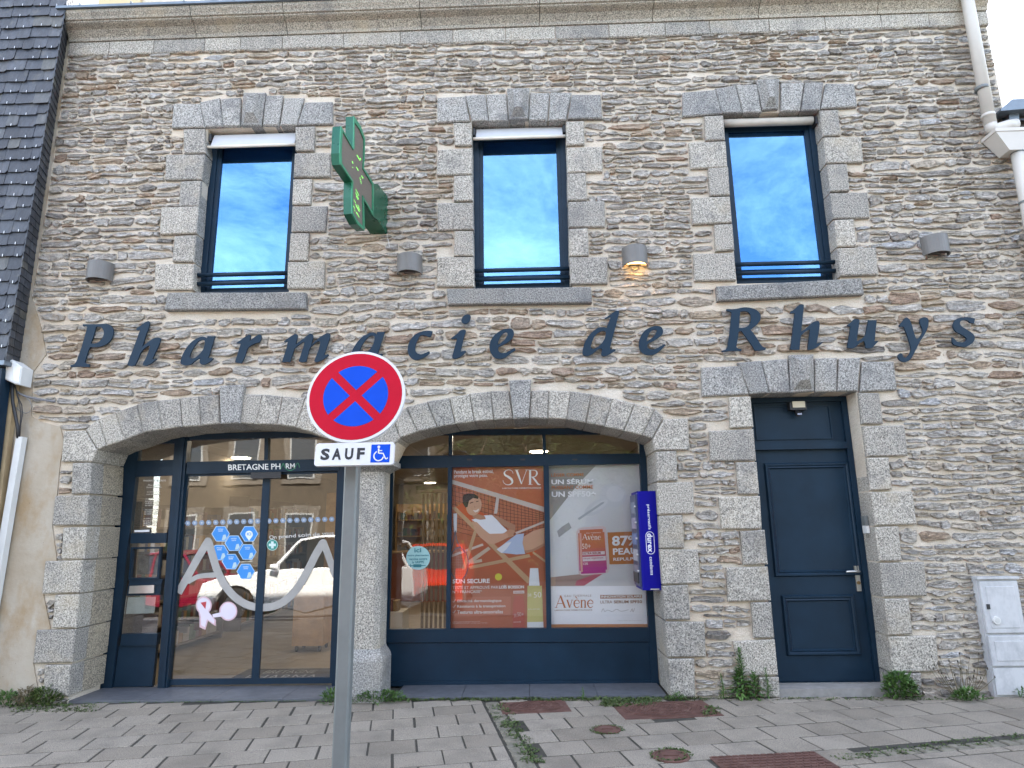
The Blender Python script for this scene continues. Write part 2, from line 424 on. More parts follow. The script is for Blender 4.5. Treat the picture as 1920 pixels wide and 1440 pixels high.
# ================================================================ the ground
def ground():
    m = MB()
    m.add([(-150, -4.9, -.004), (150, -4.9, -.004), (150, .6, -.004), (-150, .6, -.004)], [(0, 1, 2, 3)])
    o = m.build('pavement', plain('paver joint sand', (.040, .036, .027), .95, 0, .4, 14, .5, 40), None, recalc=False)
    tag(o, kind='structure')
    m = MB()
    m.add([(-300, -9, -.42), (300, -9, -.42), (300, -5.05, -.14), (-300, -5.05, -.14), (-300, -300, -.5), (300, -300, -.5), (-300, -5.05, -.6), (300, -5.05, -.6)],
          [(0, 1, 2, 3), (4, 5, 1, 0), (3, 2, 7, 6)])
    m.add([(-300, -.0, -.62), (300, 0, -.62), (300, 300, -.62), (-300, 300, -.62)], [(0, 1, 2, 3)])
    tag(m.build('road', plain('asphalt', (.055, .054, .052), .9, 0, .25, 5, .4, 80), None, recalc=False), kind='structure')
    m = MB(); m.box(-150, 150, -5.05, -4.9, -.62, 0)
    tag(m.build('kerb', MG, None), kind='structure')
    return o
PAVE = ground()
TH = math.radians(11.5)
DU, DV = Vector((math.cos(TH), math.sin(TH))), Vector((-math.sin(TH), math.cos(TH)))
MANHOLES = [  # centre px, half sizes (m), round?
    ((1002, 1326), .30, .19), ((1248, 1331), .42, .25), ((1458, 1436), .38, .22)]
LIDS = [((1139, 1369), .105), ((1258, 1419), .13)]
def mh_frame(c): return G(*c)
def pavers():
    rnd = random.Random(5)
    L, W = .352, .300
    s0 = Vector((-.395, -.13)); s1 = Vector((-.02, -1.80))      # strip of setts
    sa, sb = Vector((2.13, -1.61)), Vector((3.6, -1.20))          # second strip
    holes = []
    for c, a, b in MANHOLES: p = G(*c); holes.append((Vector((p.x, p.y)), a + .01, b + .01))
    for c, a in LIDS: p = G(*c); holes.append((Vector((p.x, p.y)), a * .6, a * .6))
    variants = []
    def meshv(l, w, key):
        m = MB(); r = random.Random(key)
        z = lambda: r.uniform(-.001, .001)
        bt = .004
        top = [(bt, bt, z()), (l - bt, bt, z()), (l - bt, w - bt, z()), (bt, w - bt, z())]
        mid = [(0, 0, -.003), (l, 0, -.003), (l, w, -.003), (0, w, -.003)]
        bot = [(x, y, -.05) for x, y, _ in mid]
        f = [(0, 1, 2, 3)] + [(4 + i, 4 + (i + 1) % 4, (i + 1) % 4, i) for i in range(4)] + [(8 + i, 8 + (i + 1) % 4, 4 + (i + 1) % 4, 4 + i) for i in range(4)]
        m.add(top + mid + bot, f, r.random()); return m
    full = []
    for k in range(8):
        o = meshv(L - .016, W - .016, k).build('paver', MPV, PAVE); o.name = 'paver_proto'; full.append(o)
    origin = s0.copy(); stuff = MB(); n = 0
    cand = []
    for row in range(-22, 12):
        for colm in range(-24, 24):
            u = (colm + (.5 if row % 2 else 0)) * L + rnd.uniform(-.004, .004); v = row * W
            c = origin + DU * (u + L / 2) + DV * (v + W / 2)
            if c.y > .15 or c.y < -4.75 or abs(c.x) > 6.6: continue
            cand.append((row, u, v, c))
    cand.sort(key=lambda q: (Vector((q[3].x, q[3].y)) - Vector((-.1, -2.2))).length)
    strip_w = .075
    for row, u, v, c in cand:
        # cut the paver at the sett strip running along DV from the origin
        u0, u1 = u, u + L - .016
        if u0 < strip_w and u1 > -strip_w:
            if u0 < -strip_w: u1 = -strip_w - .008
            elif u1 > strip_w: u0 = strip_w + .008
            else: continue
            if u1 - u0 < .04: continue
        if any(abs((c - h).x) < a - .10 and abs((c - h).y) < b - .08 for h, a, b in holes[:3]): continue
        if any((c - h).length < a for h, a, b in holes[3:]): pass
        ww = W - .016
        if (c - sa).dot(DU) > -.05:
            s_ = (sa - origin).dot(DV); lo, hi = s_ - .062, s_ + .062
            if v < hi and v + ww > lo:
                if lo - v > v + ww - hi: ww = lo - v
                else: ww = v + ww - hi; v = hi
                if ww < .05: continue
        l = u1 - u0
        g = origin + DU * u0 + DV * v
        # do not run through the wall
        if (origin + DU * u1 + DV * (v + W)).y > .02: 
            over = ((origin + DU * u1 + DV * (v + W)).y - .02)
            ww -= over / DV.y
            if ww < .05: continue
        zz = rnd.uniform(-.001, .002); rz = TH + rnd.uniform(-.006, .006)
        t = min(1, max(0, rnd.gauss(.5, .22)))
        if n < 300:
            if abs(l - (L - .016)) < 1e-3 and ww > W - .02:
                o = full[rnd.randrange(8)].copy(); COL.objects.link(o); o.name = 'paver'
            else: o = meshv(l, ww, n).build('paver', MPV, PAVE)
            o.location = (g.x, g.y, zz); o.rotation_euler = (0, 0, rz); n += 1
        else:
            mm = meshv(l, ww, n); R = Matrix.Rotation(rz, 3, 'Z')
            stuff.add([R @ Vector(q) + Vector((g.x, g.y, zz)) for q in mm.v], mm.f, t); n += 1
    for o in full: bpy.data.objects.remove(o)
    if stuff.v: tag(stuff.build('pavers_beyond', MPV, PAVE), kind='stuff')
    # setts
    sm = plain('sett stone', (.16, .145, .11), .9, 0, .35, 12, .6, 70)
    def sett(c, l, w, rz):
        m = MB(); r = random.Random(int(c.x * 999 + c.y * 77))
        pts = [(-l / 2, -w / 2), (l / 2, -w / 2), (l / 2, w / 2), (-l / 2, w / 2)]
        j = lambda: r.uniform(-.006, .006)
        bot = [(x + j(), y + j(), -.04) for x, y in pts]; mid = [(x, y, -.006 + j() * .3) for x, y, _ in bot]
        top = [(x * .8, y * .8, .004 + j() * .4) for x, y, _ in bot]
        m.add(top + mid + bot, [(0, 1, 2, 3)] + [(4 + i, 4 + (i + 1) % 4, (i + 1) % 4, i) for i in range(4)] + [(8 + i, 8 + (i + 1) % 4, 4 + (i + 1) % 4, 4 + i) for i in range(4)], r.random())
        o = m.build('sett', sm, PAVE); o.location = (c.x, c.y, 0); o.rotation_euler = (0, 0, rz)
    k = -.02
    while k < 4.4:
        l = rnd.uniform(.085, .12); c = origin - DV * (k + l / 2)
        if c.y < -4.8: break
        sett(c, .125, l - .010, TH + rnd.uniform(-.05, .05)); k += l
    k = 0
    while k < 2.2:
        l = rnd.uniform(.10, .15); c = sa + DU * (k + l / 2); sett(c, l - .012, .11, TH + rnd.uniform(-.05, .05)); k += l
pavers()

# ================================================================ the pharmacy
B = empty('pharmacy_building', (0, 0, 0), 'two-storey pharmacy of coursed rubble stone with granite quoins, two arched shopfronts and a navy door', 'building')
YF = -.045
STONES = []       # every dressed polygon in the facade plane, for the rubble to avoid
def R1(p): return c3(p, 0, 0)
def R2(p): return c3(p, 640, 0)
def R3(p): return c3(p, 1280, 0)
def R4(p): return c3(p, 0, 480)
def R5(p): return c3(p, 640, 480)
def R6(p): return c3(p, 1280, 480)
def Bm(p): return c3(p, 640, 960)
def Br(p): return c3(p, 1280, 960)
def mir(p, c): return [(c - x, y) for x, y in p]
rg = random.Random(11)
def block(pts, back=.12, front=YF, bev=.012, mat=None, name='granite_block', tint=None):
    q = [XZ(x, y, front) for x, y in pts]
    STONES.append(q)
    q = inset(q, .0012)
    q = [(x + rg.uniform(-.003, .003), z + rg.uniform(-.003, .003)) for x, z in q]
    m = MB(); m.prism(q, front + rg.uniform(-.006, .006), back, bev, rg.random() if tint is None else tint)
    return m.build(name, mat or MG, B)
def keystone(pts, back):
    """voussoir with a proud chamfered face"""
    block(pts, back, YF - .01, .01, MGs, 'keystone', .3)
    q = [XZ(x, y, YF - .01) for x, y in pts]
    cx_ = sum(p[0] for p in q) / len(q); cz = sum(p[1] for p in q) / len(q)
    o = inset(q, .025); i = [(cx_ + (x - cx_) * .50, cz + .02 + (z - cz) * .62) for x, z in o]
    m = MB(); n = len(o)
    m.add([(x, YF - .008, z) for x, z in o] + [(x, YF - .075, z) for x, z in i], [(j, (j + 1) % n, n + (j + 1) % n, n + j) for j in range(n)] + [tuple(range(n, 2 * n))], .35)
    m.build('keystone_boss', MGs, B)
WB = .17
# --- window 1 (left)
for p in ([(975,580),(1122,580),(1150,715),(962,718)], [(1122,572),(1235,548),(1252,708),(1150,715)], [(1240,552),(1352,545),(1350,706),(1254,708)],
          [(1492,535),(1592,532),(1567,702),(1474,703)], [(1598,548),(1710,545),(1668,700),(1572,702)], [(1712,572),(1868,570),(1868,695),(1672,702)]):
    block(R1(p), WB, mat=MGs)
keystone(R1([(1368,518),(1492,518),(1468,702),(1355,703)]), WB)
for p in ([(1030,725),(1150,722),(1155,860),(1032,862)], [(932,870),(1152,865),(1132,1008),(925,1012)], [(1012,1018),(1129,1014),(1118,1158),(1005,1160)],
          [(905,1165),(1117,1161),(1106,1312),(897,1318)], [(978,1325),(1104,1320),(1088,1472),(965,1472)],
          [(1662,712),(1768,708),(1765,845),(1660,848)], [(1657,860),(1860,858),(1855,995),(1650,998)], [(1648,1005),(1755,1002),(1745,1148),(1642,1148)],
          [(1641,1158),(1840,1155),(1830,1300),(1634,1303)], [(1632,1310),(1738,1308),(1728,1465),(1622,1465)]):
    block(R1(p), WB)
block(R4([(870,45),(1087,42),(1085,190),(865,190)]), WB); block(R4([(1617,32),(1825,28),(1820,180),(1612,183)]), WB)
block(R4([(940,205),(1718,202),(1720,295),(920,302)]), WB, YF - .03, mat=MGd, name='window_sill', tint=.6)
# --- window 2 (middle)
for p in ([(540,548),(695,540),(722,682),(540,688)], [(695,535),(808,530),(828,680),(735,682)], [(812,530),(928,525),(940,678),(830,680)],
          [(1060,522),(1172,518),(1158,675),(1055,675)], [(1175,518),(1295,518),(1265,672),(1165,675)], [(1298,532),(1460,530),(1468,665),(1272,668)]):
    block(R2(p), WB, mat=MGs)
keystone(R2([(930,495),(1058,492),(1050,668),(942,672)]), WB)
for p in ([(630,688),(734,688),(736,815),(638,818)], [(540,842),(736,832),(737,980),(535,985)], [(632,988),(737,986),(739,1130),(632,1132)],
          [(540,1140),(739,1136),(741,1290),(540,1295)], [(635,1300),(741,1298),(744,1438),(632,1440)], [(540,1445),(744,1442),(747,1610),(535,1610)],
          [(1262,682),(1365,678),(1370,810),(1266,815)], [(1267,828),(1468,822),(1470,965),(1271,968)], [(1271,975),(1375,970),(1382,1125),(1275,1128)],
          [(1276,1133),(1482,1127),(1485,1275),(1280,1278)], [(1280,1285),(1388,1282),(1390,1436),(1283,1440)], [(1284,1446),(1500,1443),(1500,1595),(1290,1598)]):
    block(R2(p), WB)
block(R5([(590,182),(1405,172),(1412,262),(600,272)]), WB, YF - .03, mat=MGd, name='window_sill', tint=.6)
# --- window 3 (right)
for p in ([(0,516),(185,502),(222,637),(0,655)], [(182,495),(298,475),(340,632),(222,635)], [(302,478),(420,470),(445,630),(342,632)],
          [(555,465),(685,462),(660,622),(552,625)], [(690,462),(795,460),(772,618),(665,622)], [(805,470),(965,468),(985,600),(778,612)]):
    block(R3(p), WB, mat=MGs)
keystone(R3([(415,445),(545,440),(540,608),(452,615)]), WB)
for p in ([(122,650),(232,645),(242,785),(128,788)], [(35,800),(243,792),(253,938),(45,948)], [(143,948),(255,940),(266,1098),(155,1102)],
          [(50,1110),(267,1104),(278,1250),(55,1262)], [(178,1264),(280,1260),(291,1405),(185,1415)], [(60,1425),(292,1418),(305,1575),(68,1578)],
          [(772,620),(878,615),(892,760),(790,765)], [(793,770),(1005,768),(1018,912),(808,918)], [(810,925),(925,922),(940,1072),(830,1078)],
          [(832,1082),(1042,1078),(1055,1225),(850,1230)], [(852,1236),(965,1232),(980,1385),(868,1388)], [(870,1395),(1090,1392),(1102,1545),(888,1552)]):
    block(R3(p), WB)
block(R6([(190,168),(1010,122),(1025,215),(198,252)]), WB, YF - .03, mat=MGd, name='window_sill', tint=.6)
# --- door surround
DB = .26
for p in ([(105,625),(325,618),(375,778),(110,790)], [(308,600),(440,588),(488,772),(378,778)], [(445,590),(590,575),(608,768),(492,770)],
          [(745,575),(872,570),(868,762),(748,765)], [(880,575),(1003,570),(985,760),(872,762)], [(1012,595),(1190,592),(1210,755),(1000,762)]):
    block(R6(p), DB, mat=MGs)
keystone(R6([(600,555),(738,550),(742,760),(610,768)]), DB)
for p in ([(262,792),(385,788),(400,962),(270,968)], [(150,985),(401,972),(417,1150),(158,1155)], [(302,1160),(418,1157),(434,1340),(315,1342)], [(205,1355),(436,1350),(448,1535),(222,1537)],
          [(992,768),(1110,770),(1130,942),(1012,945)], [(1014,955),(1250,952),(1270,1122),(1036,1128)], [(1038,1135),(1160,1132),(1180,1315),(1056,1320)], [(1058,1328),(1295,1325),(1320,1512),(1082,1518)]):
    block(R6(p), DB)
for p in ([(325,108),(464,100),(480,295),(345,298)], [(245,312),(481,305),(499,500),(258,505)], [(385,508),(500,505),(518,708),(402,712)], [(285,728),(520,715),(540,922),(335,925)], [(430,930),(541,930),(551,1045),(430,1045)],
          [(1083,82),(1215,80),(1238,275),(1108,278)], [(1110,285),(1365,282),(1380,475),(1132,480)], [(1134,488),(1272,485),(1295,690),(1158,695)], [(1160,700),(1430,698),(1440,900),(1182,905)], [(1184,910),(1345,905),(1350,1030),(1196,1032)]):
    block(Br(p), DB)
# --- arches
AB = .49
LV = [[(478,975),(548,915),(596,1065),(545,1090)], [(548,912),(648,880),(700,1035),(598,1065)], [(648,878),(772,835),(805,995),(700,1034)], [(772,833),(888,815),(910,978),(805,995)],
      [(888,815),(1010,800),(1022,962),(910,978)], [(1012,798),(1118,790),(1128,955),(1022,962)], [(1118,788),(1228,778),(1238,945),(1128,955)]]
for p in LV: block(R4(p), AB)
block(R4([(1232,728),(1370,722),(1345,940),(1238,945)]), AB, YF - .03, name='keystone', mat=MGs, tint=.4)
for p in ([(1365,778),(1475,778),(1440,945),(1345,940)], [(1475,778),(1590,790),(1555,948),(1440,945)], [(1590,790),(1715,800),(1665,965),(1558,950)]): block(R4(p), AB)
block([(572,747),(606,758),(588,812),(555,802)], AB); block([(606,758),(638,775),(624,825),(588,812)], AB)
block([(638,775),(668,795),(650,845),(624,825)], AB)
RV = [[(480,818),(605,795),(640,945),(540,963)], [(607,793),(720,775),(748,932),(642,945)], [(722,775),(838,762),(855,922),(750,932)], [(838,760),(945,755),(966,915),(858,922)],
      [(1065,755),(1170,755),(1160,915),(1057,912)], [(1170,755),(1290,758),(1265,920),(1162,915)], [(1290,760),(1410,775),(1375,940),(1268,920)],
      [(1410,775),(1530,800),(1480,960),(1378,940)], [(1530,800),(1650,830),(1588,985),(1482,960)], [(1650,830),(1765,857),(1690,1008),(1590,986)], [(1765,860),(1815,905),(1748,1028),(1692,1008)],
      [(365,850),(480,820),(540,965),(430,987)], [(290,905),(365,852),(430,988),(330,1022)]]
for p in RV: block(R5(p), AB)
block(R5([(942,700),(1070,695),(1055,912),(968,915)]), AB, YF - .03, name='keystone', mat=MGs, tint=.5)
block([(668,797),(735,783),(750,822),(727,845),(724,868),(672,868),(668,848),(652,846)], AB)       # springer over the pillar
block(R4([(358,985),(476,980),(543,1092),(515,1157),(340,1158)]), AB)
# left jamb
for p in ([(135,868),(171,867),(168,925),(132,927)], [(103,930),(168,928),(163,985),(97,986)], [(118,989),(163,988),(157,1048),(113,1049)], [(85,1052),(156,1050),(150,1112),(78,1114)],
          [(103,1115),(149,1114),(142,1177),(97,1178)], [(67,1182),(141,1179),(134,1243),(60,1245)], [(83,1247),(133,1246),(126,1306),(80,1306)]):
    block(p, AB, mat=MG)
    a, b = XZ(*p[1], YF), XZ(*p[2], YF); m = MB()
    m.hexa([(a[0] + .004, .16, a[1] - .004), (a[0] + .004, .49, a[1] - .004), (b[0] + .004, .49, b[1] + .004), (b[0] + .004, .16, b[1] + .004)],
           [(a[0] - .01, .16, a[1] - .004), (a[0] - .01, .49, a[1] - .004), (b[0] - .01, .49, b[1] + .004), (b[0] - .01, .16, b[1] + .004)], rg.random()); m.build('reveal_block', MGw, B)
block(R5([(1815,920),(1950,912),(1958,1092),(1766,1094),(1750,1030)]), AB)
for p in ([(1229,847),(1268,845),(1271,902),(1232,903)], [(1232,905),(1300,903),(1303,963),(1235,965)], [(1235,967),(1280,965),(1283,1028),(1238,1028)], [(1238,1030),(1309,1030),(1314,1094),(1242,1096)],
          [(1242,1098),(1291,1096),(1295,1163),(1247,1163)], [(1247,1165),(1322,1166),(1324,1232),(1252,1233)], [(1252,1235),(1302,1235),(1304,1308),(1258,1308)]):
    block(p, AB)
# rounded inner lining of the jambs (second, warmer stones of the reveal) and the pillar
ARL = [XZ(x, y, YF) for x, y in [(170,867)] + R4([(545,1090),(598,1065),(700,1034),(805,995),(910,978),(1022,962),(1128,955),(1238,945),(1345,940),(1440,945),(1555,948),(1665,965)]) + [(590,812),(625,825),(648,845),(668,868)]]
ARR = [XZ(x, y, YF) for x, y in [(727,868)] + R5([(330,1021),(430,987),(540,964),(642,945),(749,932),(856,922),(967,915),(1056,912),(1161,915),(1266,920),(1377,940),(1481,960),(1589,985),(1691,1008),(1748,1028)]) + [(1229,847)]]
def pillar():
    xm = P(690, 1000, YF).x; w = .130
    zb = P(700, 1218, YF).z; zc = P(700, 884, YF).z; zt = P(700, 868, YF).z
    oct_ = lambda a, c: [(-a, -a + c), (-a + c, -a), (a - c, -a), (a, -a + c), (a, .30), (-a, .30)]
    def pr(m, secs, t):
        n = 6; b = []
        for z, a, c in secs: b += [(xm + x, (y + w - .035) if y < .29 else .30, z) for x, y in oct_(a, c)]
        f = [(i * n + j, i * n + (j + 1) % n, (i + 1) * n + (j + 1) % n, (i + 1) * n + j) for i in range(len(secs) - 1) for j in range(n)] + [tuple(range(n)), tuple((len(secs) - 1) * n + j for j in range(n))]
        m.add(b, f, t)
    m = MB(); pr(m, [(zb, w, .05), (zc, w, .05)], .55); m.build('pillar_shaft', MG, B)
    m = MB(); pr(m, [(zc, w + .005, .05), (zc + .03, w + .05, .04), (zc + .055, w + .11, .02), (zt + .02, w + .11, .02)], .35); m.build('pillar_capital', MGs, B)
    m = MB(); pr(m, [(-.02, w + .055, .012), (zb - .10, w + .055, .012), (zb - .07, w + .045, .012), (zb - .02, w + .01, .04), (zb, w, .05)], .3); m.build('pillar_base', MGs, B)
pillar()
# --- openings of the facade
def rect_open(tl, tr, bl, br):
    a, b, c, d = [XZ(*q, YF) for q in (tl, tr, bl, br)]
    return ((a[0] + c[0]) / 2, (b[0] + d[0]) / 2, (c[1] + d[1]) / 2, (a[1] + b[1]) / 2)   # x0,x1,z0,z1
W1 = rect_open((385.5, 240), (554, 235), (362, 546), (537.5, 543))
W2 = rect_open((885, 228), (1061, 224), (889, 538), (1069.5, 535))
W3 = rect_open((1358, 213), (1537, 205), (1385, 529), (1576, 520))
DR = rect_open((1408.5, 742), (1608, 733.5), (1463.5, 1303), (1678, 1303))
DR = (DR[0], DR[1], 0.0, DR[3])
OPEN_L = [(XZ(126, 1306, YF)[0], -.03)] + ARL + [XZ(685, 870, YF), (XZ(685, 870, YF)[0], -.03)]
OPEN_R = [(XZ(697, 870, YF)[0], -.03), XZ(697, 870, YF)] + ARR + [(XZ(1258, 1306, YF)[0], -.03)]
XL = XZ(128, 300, 0)[0] - 2.0; XR = XZ(1866, 130, 0)[0]
ZT = XZ(990, 20, 0)[1]
ZNB = XZ(1890, 236, 0)[1]; XRR = XR + 3.2
def grow(p, d): return inset(p, -d)
def mortar():
    rect = lambda r, d=.015: [(r[0] - d, r[2] - d), (r[1] + d, r[2] - d), (r[1] + d, r[3] + d), (r[0] - d, r[3] + d)]
    outer = [(XL, -.05)]
    # one wall with five openings, built as slabs so every hole is real
    holes = [rect(W1), rect(W2), rect(W3)]
    z1 = XZ(700, 860, YF)[1]
    dl, dr = grow(OPEN_L, .015), grow(OPEN_R, .015)
    # the three ground floor openings reach the ground: outline them from below
    def foot(op): return [p for p in op]
    out = [(XL, -.05)]
    for op in (OPEN_L, OPEN_R, [(DR[0], -.03), (DR[0], DR[3]), (DR[1], DR[3]), (DR[1], -.03)]):
        g_ = op[:]; g_[0] = (g_[0][0] - .015, -.05); g_[-1] = (g_[-1][0] + .015, -.05)
        mid = grow(op, .015)[1:-1]
        out += [g_[0]] + mid + [g_[-1]]
    out += [(XR, -.05), (XR, ZT), (XL, ZT)]
    m = MB(); m.prism(out, 0.0, .47, holes=holes)
    m.build('mortar_wall', MM, B)
mortar()
# plain rendered strip at the left end and pier beside the first shopfront
RPATCH = [XZ(x, y, 0) for x, y in [(-330,1335),(-330,-60),(131,-60),(134,60),(96,330),(62,560),(80,620),(88,665),(62,700),(60,780),(74,790),(114,800),(122,830),(114,868),(108,930),(99,985),(108,1050),(83,1115),(96,1178),(64,1245),(80,1335)]]
m = MB(); m.prism(RPATCH, -.012, .02); m.build('render_patch', MRD, B)

# --- cornice
def cornice():
    zb = (XZ(128, 105, -.03)[1] + XZ(1855, 47, -.03)[1]) / 2
    zf = (XZ(128, 77, -.03)[1] + XZ(1855, 25, -.03)[1]) / 2
    ztop = XZ(128, 19, -.24)[1]
    x0 = XZ(129, 90, -.03)[0]; x1 = XZ(1854, 40, -.03)[0]
    r = random.Random(3)
    def run(name, prof, lo, hi, mat):
        x = x0
        while x < x1 - .05:
            w = r.uniform(lo, hi)
            if x + w > x1 - .3: w = x1 - x
            t = r.random(); m = MB(); n = len(prof); a = x + .004; b = x + w - .004
            m.add([(a, y, z) for y, z in prof] + [(b, y, z) for y, z in prof], [(i, (i + 1) % n, n + (i + 1) % n, n + i) for i in range(n)] + [tuple(range(n)), tuple(range(n, 2 * n))], t)
            m.build(name, mat, B); x += w
    run('frieze_block', [(.1, zb), (-.026, zb), (-.036, zb + .012), (-.036, zf - .008), (-.028, zf), (.1, zf)], .42, .72, MG)
    h = ztop - zf
    run('cornice_stone', [(.1, zf + .001), (-.05, zf + .001), (-.055, zf + .04 * 1), (-.075, zf + .25 * h), (-.11, zf + .40 * h), (-.17, zf + .50 * h), (-.185, zf + .54 * h), (-.185, zf + .60 * h), (-.205, zf + .62 * h), (-.215, zf + .72 * h), (-.24, zf + .86 * h), (-.245, ztop), (.1, ztop)], 1.0, 1.6, MGc)
    m = MB(); m.box(x0 + .004, x1 - .004, -.020, .12, zb + .004, ztop - .012); m.build('cornice_core', MM, B)
    m = MB(); m.box(x0 - .03, x1 + .03, -.275, -.20, ztop + .003, ztop + .035); gu = m.build('gutter', ZINC, B)
    m = MB(); xx = x0 + .25
    k = 0
    while xx < x1:
        mm = MB(); mm.tube([(xx, -.20, ztop + .03), (xx, -.25, ztop + .055), (xx, -.28, ztop + .05), (xx, -.285, ztop + .02)], .006, 5)
        hk = mm.build('gutter_hook', ZINC, gu); xx += r.uniform(.5, .62)
    m = MB(); ry = 5.2; rz = ztop + 3.3
    m.hexa([(x0, -.2, ztop + .0), (x1, -.2, ztop + .0), (x1, ry, rz), (x0, ry, rz)], [(x0, -.2, ztop - .02), (x1, -.2, ztop - .02), (x1, ry, rz - .1), (x0, ry, rz - .1)])
    m.hexa([(x0, ry + .01, rz), (x1, ry + .01, rz), (x1, 12.4, ztop), (x0, 12.4, ztop)], [(x0, ry + .01, rz - .1), (x1, ry + .01, rz - .1), (x1, 12.4, ztop - .1), (x0, 12.4, ztop - .1)])
    m.build('roof', MSL, B)
    m = MB(); m.prism([(XR - .45, -.05), (XR, -.05), (XR, ZT), (XR - .45, ZT)], .472, 12.4); m.build('gable_wall', MM, B)
    m = MB(); m.box(XL, XR - .46, 12.1, 12.4, -.05, ZT); m.build('rear_wall', MM, B)
    return x0, x1, zb, zf, ztop
CX0, CX1, CZB, CZF, CZT = cornice()

# --- rubble stones
def rubble():
    rnd = random.Random(21)
    ex = [inset(q, -.004) for q in STONES]
    rect = lambda r: [(r[0], r[2]), (r[1], r[2]), (r[1], r[3]), (r[0], r[3])]
    ex += [rect(W1), rect(W2), rect(W3), rect((DR[0], DR[1], -.1, DR[3])), OPEN_L, OPEN_R, RPATCH, [XZ(x, y, YF) for x, y in [(655,1330),(655,860),(740,860),(740,1330)]]]
    ex += [[(XR, ZNB), (XRR + 9, ZNB), (XRR + 9, 30), (XR, 30)]]
    exb = [(min(p[0] for p in q), max(p[0] for p in q), min(p[1] for p in q), max(p[1] for p in q), q) for q in ex]
    extra = []
    def spans(z):
        out = []
        for a, b, c, d, q in exb + extra:
            if z < c or z > d: continue
            xs = []
            for i in range(len(q)):
                (x1, y1), (x2, y2) = q[i], q[(i + 1) % len(q)]
                if (y1 <= z) != (y2 <= z): xs.append(x1 + (z - y1) / (y2 - y1) * (x2 - x1))
            xs.sort(); out += [(xs[i], xs[i + 1]) for i in range(0, len(xs) - 1, 2)]
        return out
    X0, X1 = XZ(128, 300, 0)[0] - .6, XRR
    zlev = [-.02]
    zmid0, zmid1 = XZ(960, 770, 0)[1], XZ(960, 575, 0)[1]
    while zlev[-1] < CZB + .02:
        z = zlev[-1]
        p = rnd.uniform(.080, .118) if zmid0 < z < zmid1 else rnd.uniform(.060, .104)
        zlev.append(z + p)
    pit = lambda k: zlev[min(k + 1, len(zlev) - 1)] - zlev[max(k - 1, 0)]
    def zb(k, x):
        a = .36 * pit(k) * .5
        s = Vector((x * 1.25, k * 7.31, 0)); s2 = Vector((x * 4.1, k * 3.7, 5))
        return zlev[k] + a * 1.5 * noise.noise(s) + a * .75 * noise.noise(s2) + .025 * math.sin(x * .8 + zlev[k] * .5)
    stones = []
    def outline(xa, xb, fb, ft, rough):
        w = xb - xa; xc = (xa + xb) / 2; n = rnd.choice((rnd.uniform(1.9, 2.8), rnd.uniform(3, 5), rnd.uniform(4, 9))); pts = []
        ph = rnd.uniform(-.15, .15); cnt = 14
        sk = rnd.uniform(-.10, .10)
        for i in range(cnt):
            t = 2 * math.pi * (i + .5) / cnt + ph * .2
            cs, sn = math.cos(t), math.sin(t)
            sx = math.copysign(abs(cs) ** (2 / n), cs); sz = math.copysign(abs(sn) ** (2 / (n * .8)), sn)
            x = xc + sx * w / 2 + sk * sz * (ft(xc) - fb(xc))
            lo, hi = fb(x), ft(x); mid = (lo + hi) / 2; hh = max(.006, (hi - lo) / 2)
            pts.append((x + rnd.gauss(0, rough), mid + sz * hh * (1 + rnd.uniform(-.30, .06)) + rnd.gauss(0, rough * .6)))
        return pts
    for k in range(len(zlev) - 1):
        zz = zlev[k]; h = zlev[k + 1] - zz
        bl = []
        for z in (zz + .12 * h, zz + .5 * h, zz + .88 * h): bl += spans(z)
        bl += [(-99, X0), (X1, 99)]
        bl.sort(); free = []; cur = -99
        for a, b in bl:
            if a > cur + .05: free.append((cur, a))
            cur = max(cur, b)
        mid = zmid0 < zz < zmid1
        for a, b in free:
            a += .008; b -= .008
            x = a
            while x < b - .02:
                w = math.exp(rnd.gauss(math.log(.225 if mid else .175), .45)); w = min(max(w, .065), .48)
                if x + w > b - .07: w = b - x
                xa, xb = x, x + w; x += w
                g = rnd.uniform(.006, .013)
                if xb - xa < .035: continue
                fb = lambda q, k=k, g=g: zb(k, q) + g * .75; ft = lambda q, k=k, g=g: zb(k + 1, q) - g * .75
                hm = ft((xa + xb) / 2) - fb((xa + xb) / 2)
                if hm < .012: continue
                if rnd.random() < .045 and xb > X1 - 3: pass
                hue = rnd.random()
                if mid: t = rnd.choice((.3, .4, .45, .55, .62, .7, .78, .85, .9)) + rnd.uniform(-.05, .05)
                elif (xa + xb) / 2 > 3.3: t = rnd.choice((.1, .2, .3, .42, .5, .58, .64, .7, .98)) + rnd.uniform(-.06, .06)
                else: t = rnd.choice((.08, .2, .3, .36, .42, .48, .55, .6, .66, .7, .42, .3, .8, .2)) + rnd.uniform(-.06, .06)
                if rnd.random() < .03: t = rnd.choice((.86, .83, .02, 1))
                if hm > .066 and xb - xa < .30 and rnd.random() < .30:
                    cut = rnd.uniform(.4, .6)
                    fm = lambda q, fb=fb, ft=ft, c=cut: fb(q) + (ft(q) - fb(q)) * c + .008 * noise.noise(Vector((q * 9, k, 3)))
                    stones.append((outline(xa + g * .5, xb - g * .5, fb, lambda q, fm=fm: fm(q) - .004, .004), t, k))
                    stones.append((outline(xa + g * .5, xb - g * .5, lambda q, fm=fm: fm(q) + .004, ft, .004), min(1, t + .1), k))
                else:
                    stones.append((outline(xa + g * .5, xb - g * .5, fb, ft, .0085), min(1, max(0, t)), k))
    def area(p): return abs(sum(p[i][0] * p[(i + 1) % len(p)][1] - p[(i + 1) % len(p)][0] * p[i][1] for i in range(len(p)))) / 2
